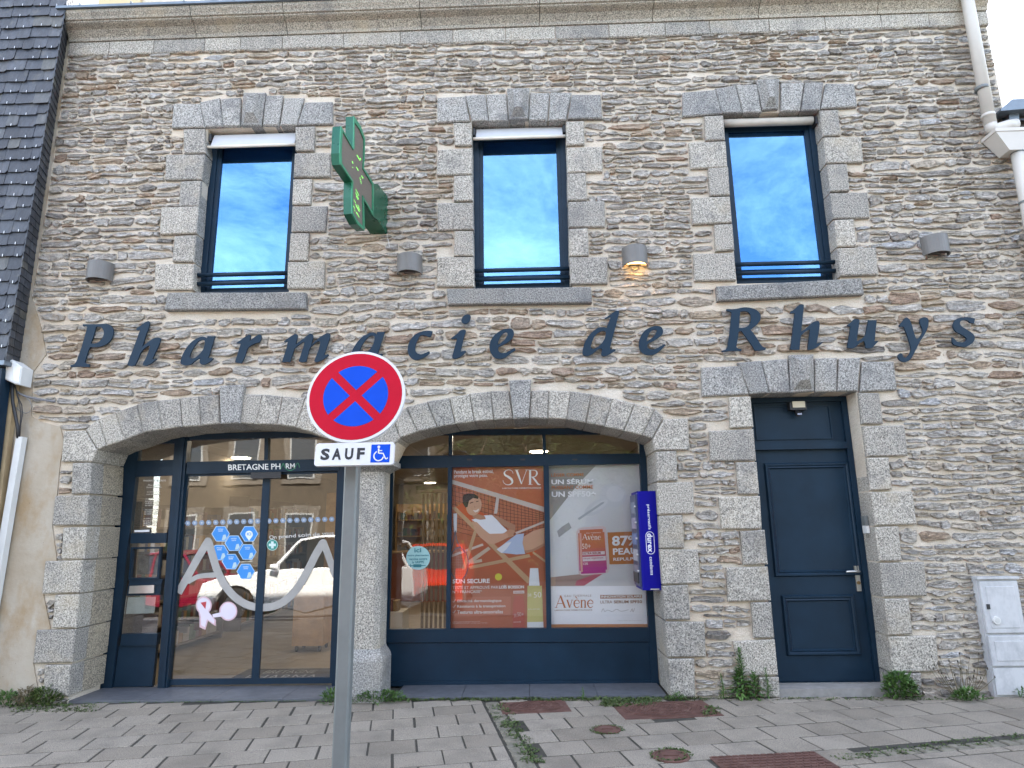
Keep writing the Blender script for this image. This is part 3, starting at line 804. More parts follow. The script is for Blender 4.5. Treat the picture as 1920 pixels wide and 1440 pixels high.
    def stone_mesh(m, pts, t):
        n = len(pts); cx_ = sum(p[0] for p in pts) / n; cz = sum(p[1] for p in pts) / n
        pr = rnd.uniform(.010, .032); tx, tz = rnd.uniform(-.06, .06), rnd.uniform(-.05, .30)
        y = lambda x, z, e: -pr * e + (x - cx_) * tx + (z - cz) * tz
        v = [(x, .012, z) for x, z in pts]
        v += [(cx_ + (x - cx_) * .985, y(x, z, .72) + rnd.uniform(-.006, .006), cz + (z - cz) * .965) for x, z in pts]
        k2 = rnd.uniform(.74, .88)
        v += [(cx_ + (x - cx_) * rnd.uniform(.86, .95), y(x, z, 1) + rnd.uniform(-.010, .010), cz + (z - cz) * k2 + rnd.uniform(-.003, .003)) for x, z in pts]
        w = max(p[0] for p in pts) - min(p[0] for p in pts)
        v += [(cx_ - w * .2, -pr * 1.0 + rnd.uniform(-.009, .009), cz + rnd.uniform(-.004, .004)), (cx_ + w * .2, -pr * 1.0 + rnd.uniform(-.009, .009), cz + rnd.uniform(-.004, .004))]
        f = [(i, (i + 1) % n, n + (i + 1) % n, n + i) for i in range(n)] + [(n + i, n + (i + 1) % n, 2 * n + (i + 1) % n, 2 * n + i) for i in range(n)]
        L, R = 3 * n, 3 * n + 1
        for i in range(n):
            j = (i + 1) % n
            a = L if pts[i][0] < cx_ else R; b = L if pts[j][0] < cx_ else R
            if a == b: f.append((2 * n + i, 2 * n + j, a))
            else: f.append((2 * n + i, 2 * n + j, b, a))
        m.add(v, f, t)
    nb = MB(); rest = MB()
    mine = [s for s in stones if max(p[0] for p in s[0]) < XR + .03]; other = [s for s in stones if max(p[0] for p in s[0]) >= XR + .03]
    mine.sort(key=lambda s: -area(s[0]))
    for i, (pts, t, k) in enumerate(mine):
        if i < 300:
            m = MB(); stone_mesh(m, pts, t); m.build('rubble_stone', MR, B, recalc=False)
        else: stone_mesh(rest, pts, t)
    tag(rest.build('rubble_stones', MR, B, recalc=False), kind='stuff')
    for pts, t, k in other: stone_mesh(nb, pts, t)
    print('RUBBLE', len(mine), len(other))
    return nb
NB_STONES = rubble()
# ================================================================ upper windows
def bars(m, x0, x1, z0, z1, y0, y1, w, wb=None, wt=None):
    wb = wb or w; wt = wt or w
    m.box(x0, x0 + w, y0, y1, z0, z1); m.box(x1 - w, x1, y0, y1, z0, z1)
    m.box(x0 + w, x1 - w, y0, y1, z0, z0 + wb); m.box(x0 + w, x1 - w, y0, y1, z1 - wt, z1)
CLOTH = plain('blind fabric', (.48, .49, .51), .8, 0, .05, 5)
def window(r, blind, lb):
    x0, x1, z0, z1 = r
    x0 -= .02; x1 += .02; z1 += .03
    t = MB(); bars(t, x0, x1, z0, z1, .125, .20, .075, .06, .10)
    w = tag(t.build('window', NAVY, B), lb)
    s = MB(); bars(s, x0 + .075, x1 - .075, z0 + .06, z1 - .10, .145, .19, .045); s.build('sash', NAVY, w)
    p = MB(); p.box(x0 + .12, x1 - .12, .165, .172, z0 + .10, z1 - .14); p.build('pane', GLASSC, w)
    m = MB(); m.box(x0, x1, .47, .50, z0 - .1, z1 + .1); m.build('dark_room_panel', plain('unlit room shade', (.03, .035, .045), .9), w)  # dark panel stands in for the unlit room, its shade painted as colour
    rr = MB()
    for dz in (.215, .115):
        rr.tube([(x0 - .0, .03, z0 + dz), (x1 + .0, .03, z0 + dz)], .023, 10)
    # two rails, each one piece
    for i, dz in enumerate((.225, .125)):
        m = MB(); m.tube([(x0 + .005, .055, z0 + dz), (x1 - .005, .055, z0 + dz)], .024, 12); m.build('guard_rail', NAVY, w, smooth=True)
    if blind:
        zt = r[3] - .005; hb = blind
        m = MB()
        m.hexa([(x0 + .05, .005, zt - hb), (x1 - .05, .005, zt - hb), (x1 - .05, .075, zt - .01), (x0 + .05, .075, zt - .01)],
               [(x0 + .05, .03, zt - hb), (x1 - .05, .03, zt - hb), (x1 - .05, .10, zt - .01), (x0 + .05, .10, zt - .01)])
        bl = m.build('roller_blind', CLOTH, w)
        m = MB(); m.tube([(x0 + .02, .006, zt - hb - .005), (x1 - .02, .006, zt - hb - .005)], .018, 10); m.build('bottom_bar', plain('bar', (.62, .58, .5), .4), w, smooth=True)
    else:
        zt = r[3] - .06
        m = MB(); m.tube([(x0 + .03, .06, zt), (x1 - .06, .06, zt)], .045, 14); m.build('roller_blind', plain('rolled blind', (.48, .44, .38), .6), w, smooth=True)
    for sx in (x0 + .03, x1 - .03):
        m = MB(); m.box(sx - .012, sx + .012, .02, .12, r[3] - .12, r[3] - .03); m.build('blind_bracket', BLACKM, w)
window(W1, .20, 'first floor window under a lowered white blind, left of the pharmacy cross')
window(W2, .17, 'middle first floor window under a lowered white blind')
window(W3, 0, 'right first floor window with its blind rolled up')

# ================================================================ service door
def service_door():
    x0, x1, z0, z1 = DR; Y = .20
    zl = XZ(1500, 836, Y)[1]; zs = .075
    f = MB(); bars(f, x0 - .01, x1 + .01, zs, z1 + .01, Y, Y + .09, .055, .001, .05); f.box(x0 + .045, x1 - .045, Y - .012, Y + .085, zl - .035, zl + .035)
    d = tag(f.build('service_door', NAVY, B), 'navy panelled service door under a fixed panel')
    m = MB(); m.box(x0 + .047, x1 - .047, Y + .035, Y + .07, zs + .004, zl - .037); m.build('door_leaf', NAVY, d)
    m = MB(); m.box(x0 + .047, x1 - .047, Y + .03, Y + .06, zl + .037, z1 - .04); m.build('transom_panel', NAVY, d)
    def mould(tlx, tly, brx, bry):
        a = P(tlx, bry, Y + .035); b = P(brx, tly, Y + .035); xa, xb, za, zb_ = a.x, b.x, a.z, b.z
        q = [(xa, za), (xb, za), (xb, zb_), (xa, zb_)]; m = MB()
        rings = [(q, Y + .035), (inset(q, .012), Y + .012), (inset(q, .026), Y + .012), (inset(q, .036), Y + .022), (inset(q, .050), Y + .016), (inset(q, .062), Y + .036)]
        v = [(x, y, z) for r_, y in rings for x, z in r_]
        m.add(v, [(k * 4 + i, k * 4 + (i + 1) % 4, (k + 1) * 4 + (i + 1) % 4, (k + 1) * 4 + i) for k in range(5) for i in range(4)])
        m.build('panel_moulding', NAVY, d)
    a = XZ(1449, 865, Y); b = XZ(1589, 1083, Y)
    mould(1452, 866, 1590, 1082); mould(1475, 1114, 1600, 1230)
    # transom bead
    m = MB(); bars(m, x0 + .10, x1 - .16, zl + .07, z1 - .075, Y + .018, Y + .03, .016); m.build('transom_bead', NAVY, d)
    h = MB()
    a = P(1609, 1082, Y + .03); xh = a.x; zh = a.z
    c = P(1609.5, 1078, Y)
    h.box(c.x - .022, c.x + .022, Y + .018, Y + .035, c.z - .155, c.z + .085)
    hd = h.build('door_handle', STEEL, d)
    m = MB(); m.tube([(c.x - .0, Y + .02, c.z + .035), (c.x, Y - .03, c.z + .035), (c.x - .02, Y - .036, c.z + .035), (c.x - .13, Y - .036, c.z + .035)], .0105, 10); m.build('lever', STEEL, hd, smooth=True)
    m = MB(); m.tube([(c.x, Y + .02, c.z - .075), (c.x, Y + .008, c.z - .075)], .017, 12); m.build('lock_cylinder', plain('brass', (.30, .2, .1), .4, .8), hd)
    m = MB(); m.box(x0 - .01, x1 + .01, -.02, .30, -.03, .07); m.build('door_step', plain('concrete step', (.23, .22, .205), .9, 0, .2, 9, .4, 50), B)
    m = MB(); m.box(x0, x1, Y + .0, .40, .0705, .074); m.build('threshold_bar', STEEL, d)
service_door()

# ================================================================ shop interior (lit by its own ceiling lights)
ZF, ZC = .035, 2.78
IX0, IX1, IY1 = XZ(150, 1000, .5)[0] - .1, XZ(1236, 1000, .5)[0] + .35, 11.5
def interior():
    s = empty('shop_interior', (0, 0, 0)); s.parent = B
    m = MB(); m.box(IX0, IX1, .56, IY1, ZF - .03, ZF); m.build('shop_floor', plain('beige floor tile', (.21, .18, .14), .35, 0, .1, 2), s)
    tiles = plain('ceiling tile', (.36, .335, .29), .8, 0, .05, 2)
    m = MB(); m.box(IX0, IX1, .56, IY1, ZC, ZC + .04); m.build('shop_ceiling', tiles, s)
    gr = plain('ceiling grid', (.36, .34, .30), .6); m = MB()
    for i in range(9): m.box(IX0 + .35 + i * .7, IX0 + .365 + i * .7, .57, IY1 - .01, ZC - .004, ZC - .0005)
    for j in range(10): m.box(IX0 + .01, IX1 - .01, .9 + j * 1.1, .915 + j * 1.1, ZC - .008, ZC - .0045)
    tag(m.build('ceiling_grid', gr, s), kind='stuff')
    wm = plain('shop wall', (.20, .17, .13), .8, 0, .08, 2)
    m = MB(); m.box(IX0, IX1, IY1, IY1 + .1, ZF, ZC); m.build('shop_wall', wm, s)
    m = MB(); m.box(IX0 - .1, IX0, .56, IY1, ZF, ZC); m.build('shop_wall', wm, s)
    m = MB(); m.box(IX1, IX1 + .1, .56, IY1, ZF, ZC); m.build('shop_wall', wm, s)
    return s
INT = interior()
DISC = m_emit('ceiling lamp glow', (1.0, .86, .62), 4.0)
def ceiling_lights():
    pts = [(452, 858), (487, 915), (491, 934), (980, 812), (1010, 846), (893, 905), (943, 881), (1122, 894), (1110, 912), (806, 930)]
    names = ['round ceiling light nearest the entrance, above the shop name', 'round ceiling light behind the top of the sliding doors', 'round ceiling light just behind the second one at the sliding doors',
             'round ceiling light close behind the middle of the display window top', 'round ceiling light low in the middle top pane of the display window', 'ceiling light seen over the left of the orange poster',
             'ceiling light seen at the top of the orange poster', 'ceiling light seen over the grey serum poster', 'deeper ceiling light seen over the grey serum poster', 'ceiling light seen above the round vaccine sticker']
    for i, (x, y) in enumerate(pts):
        p = G(x, y, ZC - .02)
        if p.y > 11: p = CAM + (p - CAM) * (10.8 - CAM.y) / (p.y - CAM.y); p.z = ZC - .02
        p.y = max(p.y, .9)
        t = empty('ceiling_light', p, names[i], 'ceiling light', 'ceiling lights inside the pharmacy')
        m = MB(); m.tube([(p.x, p.y, p.z + .018), (p.x, p.y, p.z - .004)], .17, 24); m.build('rim', WHITE, t)
        m = MB(); m.tube([(p.x, p.y, p.z - .0045), (p.x, p.y, p.z - .012)], .145, 24); m.build('diffuser', DISC, t)
    for x, y in ((-3.1, 1.6), (-.5, 1.6), (-2.2, 4.5), (-.2, 5), (-1.5, 8.5)):
        l = bpy.data.lights.new('shop lamp', 'AREA'); l.energy = 3.0; l.size = .34; l.shape = 'DISK'; l.color = (1, .84, .62)
        o = bpy.data.objects.new('shop_lamp', l); COL.objects.link(o); o.location = (x, y, ZC - .035)
ceiling_lights()

# ================================================================ shopfronts
YS = .50
def entrance():
    f = MB()
    fr = lambda pts, y0=YS, y1=YS + .07: ppx(f, pts, y0, y1)
    e = MB(); ppx(e, [(228, 830), (262, 824), (209, 1290), (180, 1290)], YS, YS + .07)
    E = tag(e.build('entrance_front', NAVY, B), 'navy framed entrance with sliding glass doors and a narrow notice panel')
    def part(name, pts, y0=YS, y1=YS + .07, mat=NAVY, par=None):
        m = MB(); ppx(m, pts, y0, y1); return m.build(name, mat, par or E)
    A = P(600, 806, YS).z
    part('mullion', [(328, 818), (352, 818), (313, 1290), (295, 1290)], YS - .02)
    part('mullion', [(338, 818), (346, 818), (308, 1290), (302, 1290)], YS - .035, YS - .021)
    part('door_post', [(637, 812), (668, 812), (660, 1290), (622, 1290)], YS - .005)
    part('transom', [(353, 813), (638, 806), (637, 818), (352, 825)])
    part('transom', [(262, 822), (328, 819), (327, 831), (261, 833)])
    part('transom', [(256, 864), (327, 862), (324, 891), (253, 894)])
    part('sign_band', [(351, 866), (637, 860), (636, 882), (349, 889)], YS - .012)
    part('rail', [(246, 1000), (313, 999), (312, 1018), (244, 1019)])
    part('rail', [(243, 1087), (305, 1086), (302, 1097), (241, 1098)])
    part('rail', [(240, 1097), (303, 1096), (300, 1116), (237, 1117)], YS + .015)
    part('rail', [(228, 1189), (295, 1188), (293, 1210), (225, 1211)])
    part('panel_board', [(223, 1211), (293, 1210), (285, 1287), (213, 1288)], YS + .02)
    part('mullion', [(496, 821), (503, 821), (502, 862), (495, 862)])
    # glass
    for pts in ([(262, 832), (327, 830), (326, 863), (258, 865)], [(353, 824), (496, 821), (495, 863), (351, 866)], [(503, 821), (637, 818), (637, 860), (502, 863)], [(254, 893), (324, 891), (313, 999), (246, 1000)], [(237, 1117), (300, 1116), (294, 1189), (228, 1190)], [(245, 1019), (311, 1018), (305, 1086), (242, 1087)]):
        m = MB(); ppx(m, pts, YS + .03, YS + .036); m.build('pane', GLASS, E)
    m = MB(); ppx(m, [(300, 812), (360, 800), (430, 794), (520, 795), (600, 806), (638, 806), (353, 813)], YS + .03, YS + .036); m.build('pane', GLASS, E)
    # sliding doors
    for n_, (tl, tr, bl, br) in enumerate((((349, 889), (500, 886), (313, 1285), (478, 1283)), ((500, 886), (637, 883), (478, 1283), (623, 1281)))):
        lw, rw = (4, 7) if n_ == 0 else (7, 5)
        y0 = YS + .02
        q = [XZ(*p, y0) for p in (tl, tr, br, bl)]
        i_ = [XZ(tl[0] + lw, tl[1] + 4, y0), XZ(tr[0] - rw, tr[1] + 4, y0), XZ(br[0] - rw, br[1] - 11, y0), XZ(bl[0] + lw, bl[1] - 11, y0)]
        m = MB(); m.prism(q, y0, y0 + .035, holes=[i_]); d = m.build('sliding_door', NAVY, E)
        m = MB(); m.prism(i_, y0 + .012, y0 + .018); m.build('pane', GLASS, d)
    m = MB(); m.hexa([P(470, 897, YS - .06), P(527, 896, YS - .06), P(527, 885, YS - .06), P(470, 886, YS - .06)], [P(474, 899, YS + .02), P(523, 898, YS + .02), P(524, 884, YS + .02), P(473, 885, YS + .02)])
    m.build('motion_sensor', BLACKM, E)
    T('BRETAGNE PH', (428, 882), (526, 880), 11, YS - .014, (.78, .78, .76), E, 'shop_name', .012)
    g = (.03, .20, .09)
    T('RM', (536, 879.5), (553, 879), 10.5, YS - .014, (.78, .78, .76), E, 'shop_name', .012)
    m = MB()
    def rib(pts, w, sub=5):
        L, R = ribbon2(pts, w, sub); m = MB(); Y = YS - .0145
        strip(m, [XZ(a.x, a.y, Y) for a in L], [XZ(a.x, a.y, Y) for a in R], Y, .0012); m.build('shop_name', flat(g), E)
    rib([(526, 880), (531, 869), (534, 876), (540, 881.5), (546, 882), (552, 878), (558, 868), (562, 877)], 1.3)
    # framed notice, letter box, document holder
    m = MB(); q = [XZ(*p, YS + .015) for p in ((248, 1026), (305, 1025), (300, 1086), (243, 1087))]; i_ = inset(q, .02)
    m.prism(q, YS - .012, YS + .03, holes=[i_]); nf = m.build('notice_frame', NAVY, E)
    m = MB(); m.prism(inset(i_, .03), YS + .05, YS + .054); m.build('notice_paper', plain('old notice', (.10, .085, .07), .8, 0, .5, 20), nf)
    m = MB(); ppx(m, [(243, 1099), (289, 1097), (288, 1112), (241, 1113)], YS - .008, YS + .016); m.build('letter_plate', STEEL, E)
    m = MB(); ppx(m, [(240, 1120), (292, 1119), (289, 1150), (236, 1151)], YS + .06, YS + .065); m.build('paper_sheet', plain('pale paper', (.50, .56, .54), .8), E)
    m = MB(); ppx(m, [(235, 1153), (297, 1152), (292, 1190), (229, 1191)], YS + .10, YS + .106); m.build('inner_board', plain('brown board', (.09, .06, .05), .7, 0, .3, 20), E)
    m = MB(); ppx(m, [(252, 998), (280, 997), (280, 993), (252, 994)], YS + .026, YS + .029); m.build('white_strip', flat((.8, .8, .8)), E)
    # opening hours lettered on the glass
    cx_ = 285
    rows = ['PHARMACIE DE RHUYS', 'Pharmacien', 'Docteur en Pharmacie', 'et son equipe', 'vous accueillent', 'de septembre a juin', 'du lundi au vendredi', 'de 8h30 a 12h30', 'de 14h00 a 19h30', 'le samedi', 'de 9h00 a 12h30', 'de 14h00 a 19h00', 'de juillet a aout', 'du lundi au samedi', 'de 8h30 a 13h00', 'de 14h00 a 19h30']
    ys = [903, 911, 915, 924, 928, 937, 941, 945, 949, 957, 961, 965, 974, 978, 982, 986]
    for i, (t, y) in enumerate(zip(rows, ys)):
        w = 21 if i == 0 else 9.5 + len(t) * .22
        c = 290 - (y - 903) * .11
        T(t, (c - w, y), (c + w, y - .5), 3.4 if i == 0 else 2.8, YS + .028, (.66, .62, .55), E, 'opening_hours', .01)
entrance()
def display():
    m = MB(); ppx(m, [(718, 855), (1208, 850), (1209, 869), (718, 879)], YS, YS + .07)
    D = tag(m.build('display_window', NAVY, B), 'navy framed display window of three tall panes over a solid panel')
    def part(name, pts, y0=YS, y1=YS + .07, mat=NAVY): mm = MB(); ppx(mm, pts, y0, y1); return mm.build(name, mat, D)
    part('stile', [(1197, 812), (1209, 812), (1236, 1284), (1222, 1284)], YS - .01)
    part('stile', [(722, 868), (728, 868), (724, 1284), (716, 1284)], YS - .01)
    part('corner_panel', [(662, 806), (740, 806), (726, 1288), (650, 1288)], YS + .012)
    part('transom', [(765, 815), (800, 806), (1195, 801), (1230, 812), (1198, 814), (765, 816)])
    part('mullion', [(841, 815), (848, 815), (848, 855), (841, 855)]); part('mullion', [(1017, 814), (1023, 814), (1024, 853), (1018, 853)])
    part('mullion', [(840, 874), (847, 874), (844, 1181), (836, 1181)], YS - .004); part('mullion', [(1019, 873), (1029, 872), (1034, 1179), (1025, 1179)], YS - .004)
    part('rail', [(716, 1180), (1222, 1177), (1224, 1203), (716, 1205)])
    part('panel_board', [(716, 1206), (1224, 1204), (1230, 1276), (716, 1278)], YS + .012)
    part('skirting', [(716, 1278), (1232, 1276), (1233, 1285), (716, 1287)], YS - .004)
    for pts in ([(740, 815), (841, 815), (841, 856), (722, 862)], [(848, 815), (1017, 814), (1018, 854), (848, 855)], [(1023, 814), (1198, 813), (1203, 851), (1024, 853)],
                [(724, 878), (840, 875), (836, 1181), (720, 1182)], [(847, 874), (1019, 872), (1025, 1180), (844, 1181)], [(1029, 872), (1202, 869), (1222, 1178), (1034, 1179)],
                [(800, 806), (870, 795), (975, 789), (1090, 793), (1195, 801)]):
        mm = MB(); ppx(mm, pts, YS + .03, YS + .036); mm.build('pane', GLASS2, D)
    for i, x in enumerate((880, 980, 1078)):
        mm = MB(); ppx(mm, [(x - 5, 860), (x + 5, 860), (x + 4, 863), (x - 4, 863)], YS - .006, YS); mm.build('drain_cover', BLACKM, D)
    # grey tiled sills of both shopfronts
    gt = plain('grey floor tile', (.095, .10, .112), .5, 0, .18, 5, .1, 20)
    for xa, xb in ((P(130, 1300, 0).x, P(664, 1300, 0).x), (P(738, 1300, 0).x, P(1250, 1300, 0).x)):
        n = 4
        for i in range(n):
            a = xa + (xb - xa) * i / n; b = xa + (xb - xa) * (i + 1) / n
            mm = MB(); mm.box(a + .002, b - .002, .005, YS + .08, -.03, .022, random.random()); mm.build('threshold_tile', gt, B)
display()

# ================================================================ things inside the shop
def shelves():
    wood = plain('oak veneer', (.36, .22, .10), .5, 0, .2, 8); dark = plain('dark shelf', (.10, .08, .065), .6)
    r = random.Random(8)
    mm, nt, b = nmat('packaging')
    c = ramp(nt, tintn(nt), [(0, (.22, .20, .18)), (.2, (.12, .03, .02)), (.32, (.20, .12, .04)), (.45, (.05, .09, .06)), (.55, (.05, .06, .11)), (.65, (.26, .25, .24)), (.85, (.11, .07, .08))], 'CONSTANT'); setc(nt, b, c, .5)
    def unit(loc, w, h, n, along, label, col):
        t = empty('shelf_unit', loc, label, 'shelves'); x, y, z = loc
        d = .32
        def bx(m, a0, a1, d0, d1, z0, z1, tt=.5):
            if along == 'y': m.box(x + d0, x + d1, y + a0, y + a1, z + z0, z + z1, tt)
            else: m.box(x + a0, x + a1, y + d0, y + d1, z + z0, z + z1, tt)
        for a in (0, w - .03):
            m = MB(); bx(m, a, a + .03, 0, d, 0, h); m.build('side_panel', col, t)
        m = MB(); bx(m, .031, w - .031, (0 if along == 'y' else d - .02), (.02 if along == 'y' else d), 0, h); m.build('back_panel', col, t)
        pk = MB()
        for k in range(n):
            zz = .08 + k * (h - .1) / n
            m = MB(); bx(m, .032, w - .032, .021, d - .022, zz, zz + .025); m.build('shelf', col, t)
            a = .05
            while a < w - .12:
                pw = r.uniform(.05, .12); ph = r.uniform(.08, min(.22, (h - .1) / n - .06))
                bx(pk, a, a + pw - .006, .06, d - .06, zz + .026, zz + .026 + ph, r.random()); a += pw
        tag(pk.build('packages', mm, t), kind='stuff')
    p = P(335, 1000, 2.0)
    unit((IX0 + .01, 1.2, ZF), 2.4, 1.9, 6, 'y', 'dark product shelves along the left wall just inside the sliding doors', dark)
    unit((IX0 + .01, 4.2, ZF), 3.0, 2.1, 6, 'y', 'dark product shelves deeper along the left wall', dark)
    unit((-3.6, IY1 - .4, ZF), 2.6, 2.2, 5, 'x', 'lit bottle shelves on the back wall under the wall lettering', wood)
    unit((-.9, 3.2, ZF), 1.6, 1.7, 5, 'x', 'product shelves standing behind the left pane of the display window', dark)
    # tall oak cabinet
    t = empty('wood_cabinet', (-4.05, 6.5, ZF), 'tall yellow oak cabinet behind the left sliding door', 'cabinet')
    for i in range(4): m = MB(); m.box(-4.05 + i * .28, -4.05 + i * .28 + .274, 6.5, 7.0, ZF + .06, 2.3); m.build('door_panel', wood, t)
    m = MB(); m.box(-4.05, -2.935, 6.53, 6.97, ZF, ZF + .058); m.build('plinth', dark, t)
    # trolley near the doors
    p = P(575, 1218, 2.3); x, y = p.x, 2.3
    t = empty('display_trolley', (x, y, ZF), 'small wooden display trolley on castors behind the right sliding door', 'trolley')
    m = MB(); m.box(x - .20, x + .20, y, y + .4, ZF + .08, ZF + .78); m.build('box_body', wood, t)
    m = MB(); m.box(x - .22, x + .22, y - .02, y + .42, ZF + .781, ZF + .80); m.build('top_board', wood, t)
    for sx in (-.15, .15):
        for sy in (.06, .34):
            m = MB(); m.tube([(x + sx - .012, y + sy, ZF + .04), (x + sx + .012, y + sy, ZF + .04)], .039, 12); m.build('castor', BLACKM, t)
    # low counter with boxes
    t = empty('low_bench', (-2.75, 3.4, ZF), 'low white display bench with boxes in the middle of the shop', 'bench')
    m = MB(); m.box(-2.9, -1.9, 3.4, 3.9, ZF, ZF + .35); m.build('bench_body', flat((.45, .42, .38)), t)
    pk = MB(); a = -2.86
    while a < -2.0: pk.box(a, a + .07, 3.5, 3.7, ZF + .351, ZF + .351 + r.uniform(.12, .2), r.random()); a += .08
    tag(pk.build('packages', mm, t), kind='stuff')
    # counter and slatted partition
    t = empty('counter', (-2.6, 8.3, ZF), 'red brown service counter at the back of the shop', 'counter')
    m = MB(); m.box(-3.2, -1.2, 8.3, 8.9, ZF, 1.05); m.build('counter_body', flat((.22, .07, .04)), t)
    m = MB(); m.box(-3.25, -1.15, 8.25, 8.95, 1.051, 1.09); m.build('counter_top', wood, t)
    t = empty('slat_partition', (-1.4, 2.7, ZF), 'brown vertical slat screen behind the left display pane', 'screen')
    br = plain('brown slat', (.11, .078, .045), .6)
    for i in range(22): m = MB(); m.box(-1.52 + i * .062, -1.52 + i * .062 + .032, 2.7, 2.74, ZF + .04, 2.05); m.build('slat', br, t)
    for z in (ZF, 2.06): m = MB(); m.box(-1.54, -.14, 2.69, 2.75, z, z + .036); m.build('rail', br, t)
    # wall lettering over the counter, doormat
    t = empty('wall_lettering', (-2.6, IY1 - .5, 2.0), 'pale lettering high over the bottle shelves at the back of the shop', 'lettering')
    pl = lambda x, y: P(x, y, IY1 - .5)
    m = MB(); a_ = pl(548, 1012); b_ = pl(628, 988); m.box(a_.x, b_.x, IY1 - .49, IY1 - .46, a_.z, b_.z); m.build('board', plain('lettering board', (.12, .09, .07), .6), t)
    T('ordonnances', (551, 1007), (621, 1003), 12, IY1 - .5, (.8, .7, .5), t, 'lettering', .02)
    a = G(440, 1268, ZF + .004); x0, x1 = P(430, 1265, .75).x, P(618, 1265, .75).x
    t = empty('doormat', ((x0 + x1) / 2, .75, ZF), 'dark doormat with the pale shop name inside the sliding doors', 'doormat')
    m = MB(); m.box(x0, x1, .62, 1.25, ZF + .001, ZF + .012); m.build('mat', plain('dark carpet', (.035, .036, .038), .95, 0, .2, 30), t)
    T3('BRETAGNE', (x0 + .25, 1.0, ZF + .0135), (x1 - x0 - .5, 0, 0), (0, .16, 0), (.20, .20, .20), t)
    T3('PHARMA', (x0 + .15, .72, ZF + .0135), (x1 - x0 - .3, 0, 0), (0, .2, 0), (.22, .22, .22), t)
shelves()
